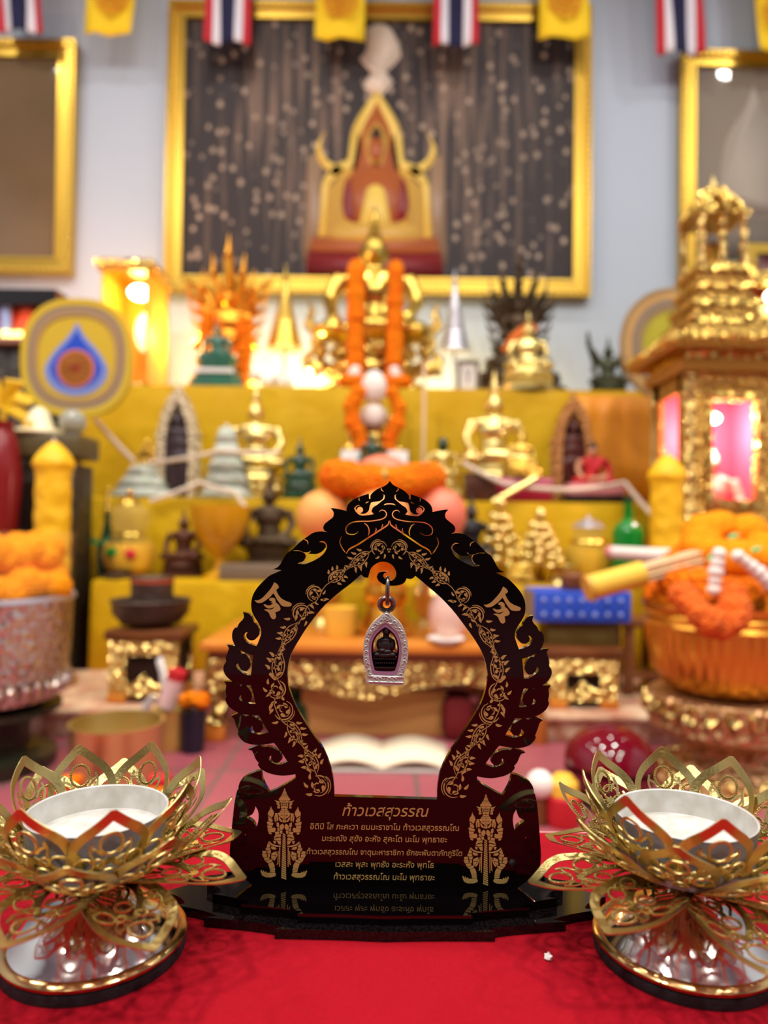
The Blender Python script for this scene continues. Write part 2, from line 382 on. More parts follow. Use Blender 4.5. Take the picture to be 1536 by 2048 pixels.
def paint_figure(t, w, b, top):
    """flat printed figure: seated figure in a flame arch on a red dais (picture-plane pixels of the photo frame)"""
    y = WY-.06; pc = (lambda p: ((p[0]-752)*y/F*1.0, (1052-p[1])*y/F+.575-t.location.z))
    off = X(752, y, 300)-t.location.x; prints = G(); pm = []
    def pl(pts, m, d, sm=True, mir=True):
        q = []; P = [pc(p) for p in pts]
        if mir and pts[0][0] == 752 and pts[-1][0] == 752: q = [P+[(-x, z) for x, z in P[::-1]]]
        elif mir: q = [P, [(-x, z) for x, z in P[::-1]]]
        else: q = [P]
        for a in q:
            a = [(off+x, z) for i, (x, z) in enumerate(a) if i == 0 or math.dist(a[i-1], a[i]) > 1e-6]; a = smooth(a, True, 4) if sm else a
            prints.mi = pm.index(m) if m in pm else (pm.append(m) or len(pm)-1); prints.prism(a, -.0355-d*.0006, -.0345)
    P1 = mat('print_gold', S(206, 160, 74), .35); P2 = mat('print_bright_gold', S(236, 200, 96), .35); P3 = mat('print_brown', S(170, 92, 50), .35)
    P4 = mat('print_red', S(130, 34, 36), .35); P5 = mat('print_cream', S(226, 206, 184), .35); P6 = mat('print_dark', S(60, 34, 26), .35); P7 = mat('print_pillar', S(150, 122, 96), .35)
    pl([(640, 300), (614, 300), (606, 520), (650, 540)], P7, 1)
    pl([(752, 160), (705, 250), (690, 330), (650, 380), (636, 460), (640, 480), (752, 480)], P1, 2)
    pl([(752, 190), (722, 250), (706, 330), (700, 345), (752, 345)], P3, 3)
    pl([(752, 165), (752, 190), (722, 255), (708, 325), (676, 345), (656, 370), (650, 470), (640, 470), (644, 360), (666, 325), (696, 310), (706, 240)], P2, 4)
    pl([(650, 250), (640, 280), (652, 310), (690, 330), (670, 345), (640, 320), (630, 285)], P2, 4)
    pl([(752, 232), (738, 248), (728, 272), (733, 300), (738, 318), (752, 322)], P1, 5)
    pl([(752, 315), (738, 322), (712, 335), (690, 355), (684, 400), (694, 440), (752, 440)], P3, 5)
    pl([(752, 360), (735, 370), (720, 440), (752, 455)], P2, 6)
    pl([(690, 360), (676, 420), (684, 452), (704, 450), (700, 400)], P1, 6)
    pl([(752, 440), (690, 440), (660, 455), (664, 472), (752, 476)], P1, 7)
    pl([(752, 474), (626, 468), (618, 500), (752, 502)], P3, 6)
    pl([(752, 500), (618, 498), (612, 546), (752, 550)], P4, 6, False)
    pl([(730, 40), (752, 30), (780, 42), (800, 90), (790, 110), (770, 130), (786, 150), (756, 186), (724, 160), (740, 130), (716, 104), (730, 84)], P5, 3, True, False)
    pl([(716, 250), (708, 300), (704, 330), (712, 330), (720, 290)], P6, 4)
    pl([(752, 262), (741, 268), (737, 285), (740, 302), (746, 312), (752, 314)], P3, 6); pl([(752, 240), (744, 250), (739, 266), (752, 266)], P6, 7)
    pl([(700, 345), (690, 365), (684, 400), (690, 430), (712, 440), (706, 400)], P4, 7)
    prints.obj('printed_figure', pm, t, ang=0)
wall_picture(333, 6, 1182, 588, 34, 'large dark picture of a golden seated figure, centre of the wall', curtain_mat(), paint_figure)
wall_picture(-300, 78, 147, 546, 34, 'plain brown glazed picture in gold frame, at the left edge', mat('brown_picture', S(122, 102, 72), .06, 0, None, (1.4, S(96, 80, 58), .5)))
def paint_grey(t, w, b, top):
    m1 = mat('print_mid_grey', S(112, 102, 90), .7); m2 = mat('print_light_grey', S(166, 156, 140), .7)
    g = G(); cx = X(1500, WY, 400)-t.location.x
    g.mi = 0; g.prism(smooth([(cx-.2, .35), (cx-.16, .75), (cx-.05, .95), (cx, 1.1), (cx+.05, .95), (cx+.16, .75), (cx+.2, .35)], True), -.0358, -.0345)
    g.mi = 1; g.box((cx, -.0352, b+.14), (.8, .001, .24)); g.obj('printed_figure', [m2, m1], t, ang=0)
wall_picture(1362, 104, 1790, 556, 30, 'pale grey glazed picture in gold frame, at the right edge', mat('grey_picture', S(134, 124, 108), .03, 0, None, (1.2, S(150, 140, 122), .5), spec=.8), paint_grey)

# ---------------------------------------------------------------- flags on a line above the pictures
FR, FW, FB, FY, FO = (mat('flag_'+n, S(*c), .8) for n, c in (('red', (190, 34, 48)), ('white', (226, 224, 230)), ('blue', (20, 22, 62)), ('yellow', (246, 208, 30)), ('orange', (214, 140, 20))))
fy = WY-.2; zline = Z(-120, fy)
tag(G().tube([(-3.4, fy, zline+.03), (-1.5, fy, zline), (0, fy, zline-.01), (1.5, fy, zline), (3.4, fy, zline+.03)], .004, 6).obj('flag_line', CORDM), 'thin cord carrying the row of hanging flags', 'cord')
def flag(px, pyb, wpx, kind, label, skew=0):
    x = X(px, fy, 30); zb = Z(pyb, fy, px); w = L(wpx, fy); t = thing('hanging_flag', label, 'flag', (x, fy, zb), 0, 'flags hung in a row above the pictures')
    h = zline-zb-.002; cols = [0, 1/6, 2/6, 4/6, 5/6, 1] if kind else [0, 1]
    g = G(); n = 14; ph = random.random()*6
    for c in range(len(cols)-1):
        g.mi = [0, 1, 2, 1, 0][c] if kind else 0
        us = [cols[c]+(cols[c+1]-cols[c])*i/4 for i in range(5)]
        for dy in (0,):
            g.grid([[((u-.5)*w+skew*(1-j/n)*.03, .02*math.sin(u*9+ph+j*.25)*(1-j/n*.6), h*j/n) for j in range(n+1)] for u in us])
    me = g.mesh('flag_cloth', 0); me2 = bake(me, mods=[('SOLIDIFY', dict(thickness=.002))])
    for q in ([FR, FW, FB] if kind else [FY]): me2.materials.append(q)
    me2.shade_smooth(); link('flag_cloth', me2, t)
    if not kind:
        q = G(); zc = h*0+L(62, fy)
        for r0, r1 in ((L(34, fy), L(28, fy)), (L(20, fy), L(15, fy)), (L(6, fy), .001)):
            o_ = [(r0*math.cos(2*PI*i/32), zc+.03+r0*math.sin(2*PI*i/32)) for i in range(32)]; i_ = [(r1*math.cos(2*PI*i/32), zc+.03+r1*math.sin(2*PI*i/32)) for i in range(32)]
            q.ring(o_, i_, -.03, -.026)
        for k in range(8):
            a = k*PI/4; q.tube([(0, -.028, zc+.03), (L(30, fy)*math.cos(a), -.028, zc+.03+L(30, fy)*math.sin(a))], .005, 5)
        q.obj('wheel_emblem', FO, t)
    return t
flag(28, 62, 92, 1, 'striped red white and blue flag cut off at the top left corner', 1)
flag(228, 70, 96, 0, 'yellow wheel flag over bare wall between two picture frames', -1)
flag(455, 86, 92, 1, 'striped flag over the dark picture, its left part', 0)
flag(680, 78, 100, 0, 'yellow wheel flag beside the white spire of the dark picture', 0)
flag(912, 92, 92, 1, 'striped flag over the dark picture, right of its white spire', 0)
flag(1128, 76, 100, 0, 'yellow wheel flag over top right corner of dark picture', 0)
flag(1352, 106, 94, 1, 'striped flag at the corner of the pale grey picture', 1)
flag(1556, 100, 100, 0, 'yellow wheel flag half cut off at the right edge', 1)

# ---------------------------------------------------------------- stepped altar in yellow satin
T1Y, T2Y, T3Y = 3.3, 2.85, 2.5
T1, T2, T3 = Z(774, T1Y), Z(1000, T2Y), Z(1166, T3Y)
def tier(x0, x1, y0, y1, z, label):
    t = thing('altar_step', label, 'altar step', ((x0+x1)/2, y0, 0)); w = (x1-x0)/2
    G().box((0, (y1-y0)/2+.01, (z-.012)/2), (2*w-.02, y1-y0-.02, z-.012)).obj('step_body', WOODB, t)
    n = 90; g = G(); rows = []
    for i in range(n+1):
        u = i/n; x = -w+2*w*u; f = .012*math.sin(u*61)+.008*math.sin(u*133+1)
        rows.append([(x, y1-y0, z), (x, .02, z), (x, -.004, z-.006), (x, -.012-.2*f, z-.05), (x, -.016-.5*f, z*.6), (x, -.02-f, .012)])
    me = bake(g.grid(rows).mesh('satin_cover', 60), mods=[('SOLIDIFY', dict(thickness=.004, offset=-1))]); me.materials.append(YCLOTH); link('satin_cover', me, t)
    return t
tier(-1.45, 1.5, T1Y, WY-.08, T1, 'top step of the altar in yellow satin, under the wall picture')
tier(-1.22, 1.5, T2Y, T1Y-.07, T2, 'middle yellow satin step of the altar carrying the gold statues')
tier(-1.0, .93, T3Y, T2Y-.07, T3, 'lowest yellow satin step of the altar carrying glass jars')
for k, (x0, x1, lab) in enumerate(((-1.9, -.56, 'cream patterned low plinth on the floor, left side'), (.44, 1.9, 'cream patterned low plinth on the floor, right side'))):
    t = thing('low_plinth', lab, 'plinth', ((x0+x1)/2, 1.95, 0)); w = x1-x0
    G().box((0, .26, .032), (w, .5, .064), .004).obj('body', mat('plinth_pattern', S(244, 224, 184), .6, 0, None, (26, S(190, 138, 104), .25)), t)
    G().box((0, .26, .067), (w+.02, .54, .012), .004).obj('top_board', mat('plinth_top', S(236, 204, 164), .5, 0, None, (14, S(206, 140, 110), .3)), t)
PL = .073
# ---------------------------------------------------------------- red table in the foreground
TZ = .40
felt = mat('red_felt', S(160, 2, 25), .9, 0, ('n', 1400, .5, .0008), (500, S(148, 1, 20), .5), spec=.2)
edge_y = .426
t = thing('low_table', 'low table covered in red felt, in the front of the scene', 'table', (0, 0, 0))
tm = mat('table_edge', S(196, 150, 150), .45)
G().box((0, edge_y-.3, TZ-.012), (1.5, .6, .022), .002).obj('table_top', tm, t)
for a in (-.7, .7):
    for b in (edge_y-.03, edge_y-.57): G().box((a, b, (TZ-.023)/2), (.04, .04, TZ-.023)).obj('leg', WOODB, t)
tag(G().box((0, edge_y-.3-.003, TZ-.0005), (1.496, .594, .001)).obj('table_felt', felt), 'bright red felt cloth lying on the front table', 'cloth')
bm = bmesh.new(); bmesh.ops.create_icosphere(bm, subdivisions=2, radius=.0017)
for v in bm.verts: v.co *= .75+random.random()*.5
me = bpy.data.meshes.new('crumb'); bm.to_mesh(me); bm.free(); me.materials.append(WHITE)
cy = (CAM.z-TZ)*F/(1905-1052); tag(link('white_crumb', me, None, (X(1097, cy, 1905), cy, TZ+.0009)), 'tiny white crumb on the red felt by the right candle holder', 'crumb')

# ---------------------------------------------------------------- black acrylic stand
SY = .34; SC = SY/F
acr = mat('black_acrylic', S(7, 3, 4), .04, 0, spec=.45)
eng = mat('gold_engraving', S(194, 166, 98), .42, .45, ('n', 5000, .3, .0002))
def C(ox, oy, k):                       # photo pixels (from an enlarged crop) -> stand plane, metres, origin at the foot of the axis
    def f(*pts):
        r = []
        for x, y in pts:
            X_, Y_ = ox+x/k, oy+y/k
            r.append(((X_-(774-(Y_-962)*.005))*SC, (1760-Y_)*SC))
        return r
    return f
A = C(430, 940, 4.267); B = C(430, 1280, 4.267); D = C(440, 1540, 4.518); E_ = C(560, 1060, 3.657); H_ = C(680, 1080, 6.4); PX = C(0, 0, 1)
left = A((1468, 86), (1440, 118), (1400, 140), (1360, 158), (1330, 180), (1306, 208), (1302, 240)) \
  + A((1293, 240), (1290, 196), (1240, 213), (1195, 230), (1150, 255), (1115, 290), (1101, 330), (1103, 346), (1050, 334), (1000, 325), (966, 324)) \
  + A((985, 345), (993, 370), (985, 400), (950, 430), (915, 460), (904, 490), (915, 515), (958, 538)) \
  + A((930, 526), (880, 522), (820, 535), (770, 568), (700, 622), (640, 683), (600, 710), (570, 755), (545, 800), (520, 830), (482, 848), (520, 852), (554, 855)) \
  + A((500, 880), (450, 905), (390, 960), (340, 1020), (310, 1080), (300, 1140), (305, 1200), (327, 1250), (356, 1295), (380, 1345), (386, 1390), (378, 1425), (350, 1500)) \
  + A((300, 1485), (262, 1465), (243, 1432), (240, 1405), (254, 1388), (272, 1385), (259, 1403), (264, 1430), (290, 1452), (325, 1450), (355, 1425), (373, 1390), (364, 1345), (345, 1312), (326, 1302)) \
  + A((318, 1322), (321, 1290), (300, 1245), (270, 1222), (230, 1213), (240, 1250), (230, 1275), (200, 1308), (180, 1350), (168, 1344), (148, 1370), (140, 1410), (145, 1450), (165, 1495)) \
  + B((190, 68), (240, 100), (290, 120), (322, 128)) \
  + B((314, 200), (304, 296), (262, 291), (225, 270), (190, 240), (176, 212), (196, 194), (204, 224), (225, 252), (262, 264), (288, 240), (299, 195), (284, 150), (255, 118), (228, 110), (219, 132), (213, 85), (190, 62), (150, 46), (98, 40)) \
  + B((115, 70), (105, 105), (90, 150), (93, 182), (74, 215), (70, 250), (85, 290), (120, 330), (170, 360), (230, 376), (305, 380)) \
  + B((322, 430), (345, 536), (300, 536), (250, 527), (212, 505), (202, 482), (222, 464), (226, 495), (243, 522), (265, 529), (300, 514), (319, 480), (304, 430), (270, 390), (232, 373), (219, 392), (208, 372), (160, 352), (76, 350)) \
  + B((95, 385), (90, 430), (98, 478), (91, 495), (95, 520), (120, 560), (170, 597), (230, 620), (300, 630), (374, 630)) \
  + B((415, 700), (458, 774), (400, 791), (350, 790), (308, 772), (297, 745), (322, 720), (326, 752), (345, 775), (384, 776), (414, 740), (399, 690), (350, 652), (300, 634), (262, 640), (240, 632), (200, 618), (138, 642)) \
  + B((165, 665), (180, 710), (204, 775), (197, 788), (210, 815), (250, 855), (310, 876), (380, 880), (450, 872), (505, 862)) \
  + B((560, 930), (622, 1018), (570, 1041), (510, 1041), (468, 1012), (460, 985), (482, 968), (482, 1000), (510, 1028), (545, 1029), (574, 1000), (560, 950), (510, 910), (440, 893), (420, 898), (370, 888), (284, 919)) \
  + B((320, 930), (335, 960), (352, 1000), (378, 1032), (370, 1046), (390, 1075), (440, 1107), (500, 1126), (570, 1136), (640, 1131), (688, 1122)) \
  + B((691, 1154), (640, 1190), (560, 1235), (470, 1280), (440, 1230), (412, 1170), (396, 1096), (350, 1108), (280, 1140), (230, 1180), (210, 1225), (208, 1260), (193, 1278)) \
  + D((165, 165), (150, 225), (138, 310), (128, 410), (115, 560), (105, 700), (110, 790), (135, 850), (190, 905), (260, 960), (330, 1000))
ml = [(-x, z) for x, z in left[::-1]]
outer = smooth(left+[p for p in ml[:-1]], True, 5, 42)
opening = H_((245, 430), (285, 465), (335, 469), (345, 425), (370, 350), (420, 300), (480, 269), (545, 265), (610, 285), (660, 330), (690, 395), (685, 450), (660, 487), (620, 503), (565, 492), (530, 455), (530, 425), (545, 408), (582, 391),
                (520, 386), (465, 410), (443, 455), (465, 505), (520, 545), (560, 560), (650, 567), (730, 558), (785, 534), (812, 500), (822, 470), (870, 479), (905, 466), (936, 438)) \
  + E_((1060, 395), (1160, 480), (1255, 580), (1340, 690), (1410, 785), (1460, 870), (1490, 960), (1503, 1045), (1480, 1170), (1440, 1270), (1380, 1370), (1310, 1480), (1240, 1580), (1190, 1670), (1160, 1750), (1142, 1850), (1140, 1936),
       (398, 1922), (393, 1830), (375, 1740), (345, 1650), (300, 1560), (240, 1480), (180, 1390), (120, 1290), (80, 1200), (55, 1120), (48, 1040), (58, 960), (85, 880), (130, 800), (200, 690), (300, 562), (400, 467), (500, 388))
opening = smooth(opening, True, 5, 45)
cutL = [smooth(p, True, 4, 50) for p in (
  A((1310, 270), (1340, 264), (1385, 256), (1412, 234), (1418, 206), (1404, 197), (1424, 206), (1422, 238), (1395, 262), (1362, 290), (1328, 312), (1312, 345), (1332, 370), (1280, 380), (1220, 381), (1182, 352), (1166, 320), (1190, 297), (1222, 294), (1192, 304), (1177, 322), (1192, 348), (1225, 367), (1262, 364), (1290, 338), (1299, 300)),
  A((1242, 335), (1234, 354), (1215, 362), (1196, 354), (1188, 335), (1196, 316), (1215, 308), (1234, 316)),
  A((640, 690), (690, 684), (740, 700), (780, 699), (804, 685), (790, 704), (775, 712), (850, 714), (898, 690), (928, 655), (922, 628), (900, 614), (868, 612), (905, 606), (932, 628), (936, 662), (910, 710), (860, 752), (790, 787), (740, 802), (684, 795), (732, 780), (754, 750), (756, 727), (744, 706), (700, 692)),
  D((330, 302), (354, 348), (358, 415), (341, 497), (334, 500), (325, 462), (290, 428), (236, 402), (262, 393), (300, 375), (320, 342)),
  D((247, 543), (243, 562), (226, 586), (234, 562)))]
for p, w in ((((1380, 352), (1396, 335), (1425, 340), (1441, 366), (1430, 395), (1390, 415), (1300, 430), (1228, 432), (1160, 440), (1115, 465), (1098, 500), (1110, 535), (1150, 546), (1185, 536), (1202, 518)), 9),
             (((1252, 446), (1281, 470), (1296, 515), (1288, 552)), 9),
             (((1462, 424), (1452, 460), (1380, 510), (1290, 570), (1200, 630), (1130, 668), (1102, 708)), 13),
             (((1096, 700), (1070, 665), (1046, 612), (1062, 560)), 8),
             (((1410, 452), (1408, 470), (1398, 486)), 7), (((1352, 486), (1355, 505), (1342, 522)), 7),
             (((740, 590), (770, 605), (778, 636)), 8), (((1400, 146), (1396, 160), (1414, 176)), 8), (((1210, 230), (1206, 245), (1213, 258)), 7), (((1262, 278), (1278, 268), (1290, 264)), 7)):
    st = stroke(p, w); cutL.append(A(*st))
cuts = cutL+[[(-x, z) for x, z in p] for p in cutL]
cuts.append(A(*stroke([(1418, 291), (1440, 282), (1468, 280), (1496, 282), (1518, 291)], 10)))
stand = thing('amulet_stand', 'black acrylic flame-edged arch stand with gold Thai lettering on red felt', 'amulet stand', (X(770, SY, 1760), SY, TZ))
me = plate([outer, opening]+cuts, 0, .003, .0001); me.materials.append(acr)
me.transform(Matrix.Translation((0, 0, .0085))); me.shade_flat(); body = link('arch_plate', me, stand)

def scallop(a, b, n, k):
    q = []
    bounds = [0, 27, 50, 70, 90, 112, 135, 156, 180]
    for i in range(8):
        for j in range(9):
            u = j/8; f = bounds[i]+(bounds[i+1]-bounds[i])*u; r = 1+k*(.15+.85*u**2 if i < 4 else .15+.85*(1-u)**2)-k*.5*math.sin(PI*u)*.6
            an = math.radians(f); q.append((a*r*math.sin(an), -b*r*math.cos(an)))
    return q+[(-x, y) for x, y in q[::-1]][1:-1]
def base_plate(a, b, z0, z1, k):
    p = scallop(a, b, 8, k); n = len(p); g = G()
    g.add([(x, y, z0) for x, y in p]+[(x, y, z1) for x, y in p], [tuple(range(n))[::-1], tuple(range(n, 2*n))]+[(i, (i+1) % n, n+(i+1) % n, n+i) for i in range(n)])
    return g
dusty = mat('dusty_black_acrylic', S(8, 4, 5), .09, 0, None, (900, S(20, 17, 18), .12), spec=.5)
base_plate(.0945, .0315, 0, .0042, .085).obj('lower_base', dusty, stand, ang=30)
base_plate(.0765, .0265, .0042, .0082, .08).obj('upper_base', mat('mirror_black_acrylic', S(5, 3, 4), .02, 0, spec=.8), stand, ang=30)

# gold engraving on the front face (a thin inlay, 0.1 mm proud)
def inlay(name, polys, parent=body):
    g = G()
    for p in polys: g.prism(p, -.00175, -.0014)
    o = g.obj(name, eng, parent, (0, 0, .0085), ang=25); return o
def rot2(p, c, a): return (c[0]+p[0]*math.cos(a)-p[1]*math.sin(a), c[1]+p[0]*math.sin(a)+p[1]*math.cos(a))
def comma(c, L_, w, a, bend=.35, fl=1):    # curled leaf: fat at the root, pointed tip
    pts = [rot2((L_*u, fl*bend*L_*(u*u-u*.25)), c, a) for u in (0, .3, .6, 1)]
    cl = smooth(pts, n=4, corner=80); A_, B_ = [], []
    for i, p in enumerate(cl):
        u = i/(len(cl)-1); q = cl[min(i+1, len(cl)-1)]; o = cl[max(i-1, 0)]; tx, ty = q[0]-o[0], q[1]-o[1]; l = math.hypot(tx, ty) or 1
        h = w/2*(math.sin(PI*min(1, .15+u*.85))**.8 if u < .999 else 0)
        A_.append((p[0]-ty/l*h, p[1]+tx/l*h)); B_.append((p[0]+ty/l*h, p[1]-tx/l*h))
    return A_+B_[::-1]
def scroll(c, r, a0, d):
    out = [stroke([rot2((r*(1-.0*k), 0), c, a0+d*k*.55) for k in range(8)], 2.4, (.2, .6))]
    out.append(stroke([rot2((r*.74, 0), c, a0+d*(1.2+k*.5)) for k in range(5)], 1.3))
    out.append(stroke([rot2((r*(.62-.07*k), 0), c, a0+d*(3.2+k*.62)) for k in range(7)], 2.2, (.2, .2)))
    for k in range(4):
        a = a0+d*(.5+k*1.35); out.append(comma(rot2((r*.42, 0), c, a), r*.6, r*.36, a+d*1.25, .5, d))
    out.append(stroke([rot2((r*1.22, 0), c, a0+d*(1.0+k*.4)) for k in range(5)], 1.5))
    for k in range(3):
        a = a0+d*(4.1+k*.8); out.append(comma(rot2((r*1.02, 0), c, a), r*.6, r*.26, a+d*.6, .5, d))
    return out
def leafrun(p0, p1, w, d):
    ax = Vector(p1)-Vector(p0); l = ax.length; a = math.atan2(ax.y, ax.x); out = []
    f = lambda u, v: rot2((l*u, v*w), p0, a)
    out.append(stroke([f(0, 0), f(.2, .42*d), f(.5, .5*d), f(.75, .28*d), f(1, 0)], 1.9, (.3, .6)))
    out.append(stroke([f(.05, -.05*d), f(.25, -.36*d), f(.5, -.42*d), f(.72, -.2*d), f(.95, -.02*d)], 1.7, (.3, .5)))
    out.append(stroke([f(.2, .22*d), f(.4, .3*d), f(.62, .22*d), f(.8, .02)], 1.2))
    w *= 1.3
    for u, v, s in ((.2, .5, 1), (.42, .54, 1), (.62, .42, 1), (.3, -.46, -1), (.52, -.44, -1), (.7, -.32, -1), (.14, .05, 1), (.3, .12, -1), (.33, -.2, 1), (.47, .06, 1), (.52, -.16, -1), (.64, .05, -1), (.72, -.08, 1), (.86, .02, 1)):
        out.append(comma(f(u, v*d), l*.18, w*.17, a+s*.5*d, .6, s*d))
    return out
vine = []
vine += scroll((754.5, 1095), 15, 2.2, 1)+leafrun((736, 1102), (690, 1137), 20, 1)+leafrun((653, 1163), (690, 1137), 21, -1)
vine += scroll((627, 1187), 15, -.6, -1)+scroll((601, 1226), 17, 2.4, 1)+leafrun((590, 1244), (559, 1294), 22, -1)
vine += leafrun((551, 1358), (559, 1294), 26, 1)+scroll((552, 1376), 18, -1.2, 1)+scroll((566, 1417), 19, 2.6, -1)
vine += leafrun((574, 1438), (606, 1489), 22, -1)+leafrun((634, 1540), (607, 1489), 24, 1)+scroll((637, 1565), 20, -1.9, 1)
vine += [comma((745, 1120), 15, 7, 2.0, .5, 1), comma((538, 1345), 14, 7, .6, .5, 1), comma((574, 1262), 12, 6, 1.2, .5, 1), comma((545, 1405), 15, 6, 2.3, .5, -1), comma((612, 1530), 14, 7, .4, .5, 1)]
vine.append(stroke([(756, 1083), (740, 1098), (712, 1120), (690, 1137), (668, 1156), (646, 1172), (630, 1200), (612, 1212), (598, 1240), (578, 1262), (559, 1294), (549, 1326), (555, 1358), (566, 1380), (548, 1400), (562, 1436), (586, 1456), (606, 1489), (622, 1512), (634, 1545), (652, 1562)], 1.5, (.05, .05)))
for a_, b_ in (((640, 1178), 2.6), ((616, 1208), .4), ((590, 1228), 1.4), ((643, 1200), -.6), ((668, 1142), 2.2), ((716, 1130), -.9), ((560, 1360), -.4), ((540, 1382), 2.0), ((580, 1400), .3), ((556, 1440), 2.6), ((624, 1500), .2), ((648, 1548), .6), ((614, 1225), -.4), ((578, 1236), 2.8)): vine.append(comma(a_, 12, 5, b_, .5, 1))
def on_plate(p):
    k = False
    for q in [outer, opening]+cuts:
        for (x0, z0), (x1, z1) in zip(q, q[1:]+q[:1]):
            if (z0 > p[1]) != (z1 > p[1]) and p[0] < (x1-x0)*(p[1]-z0)/(z1-z0)+x0: k = not k
    return k
vl = [q for q in (PX(*p) for p in vine) if all(on_plate(c) and on_plate((c[0]+.0007, c[1])) for c in q)]
inlay('vine_engraving', vl); inlay('vine_engraving', [[(-x, z) for x, z in p][::-1] for p in vl])
Q = C(490, 1150, 11.815)
sign = [smooth(Q(*p), True, 4, 55) for p in (
  ((655, 172), (720, 210), (765, 270), (755, 310), (705, 345), (740, 430), (810, 530), (900, 590), (1000, 630), (1060, 655), (1075, 690), (1040, 730), (940, 738), (850, 720), (790, 660), (720, 560), (670, 470), (640, 430), (560, 520), (460, 600), (380, 650), (290, 662), (240, 640), (200, 600), (270, 600), (370, 550), (480, 440), (580, 320), (630, 230)),
  ((545, 560), (600, 535), (650, 540), (690, 580), (700, 640), (760, 690), (800, 750), (810, 800), (780, 840), (690, 872), (705, 940), (705, 1000), (660, 1040), (610, 1020), (570, 960), (540, 890), (490, 850), (425, 820), (500, 805), (580, 815), (640, 785), (680, 742), (620, 770), (540, 785), (460, 750), (412, 690), (440, 690), (520, 718), (590, 700), (640, 665), (580, 655), (620, 635), (590, 610), (550, 600)))]
inlay('sign_engraving', sign)
k = (990-535)*SC; inlay('sign_engraving', [[(x+k, z-3*SC) for x, z in p] for p in sign])
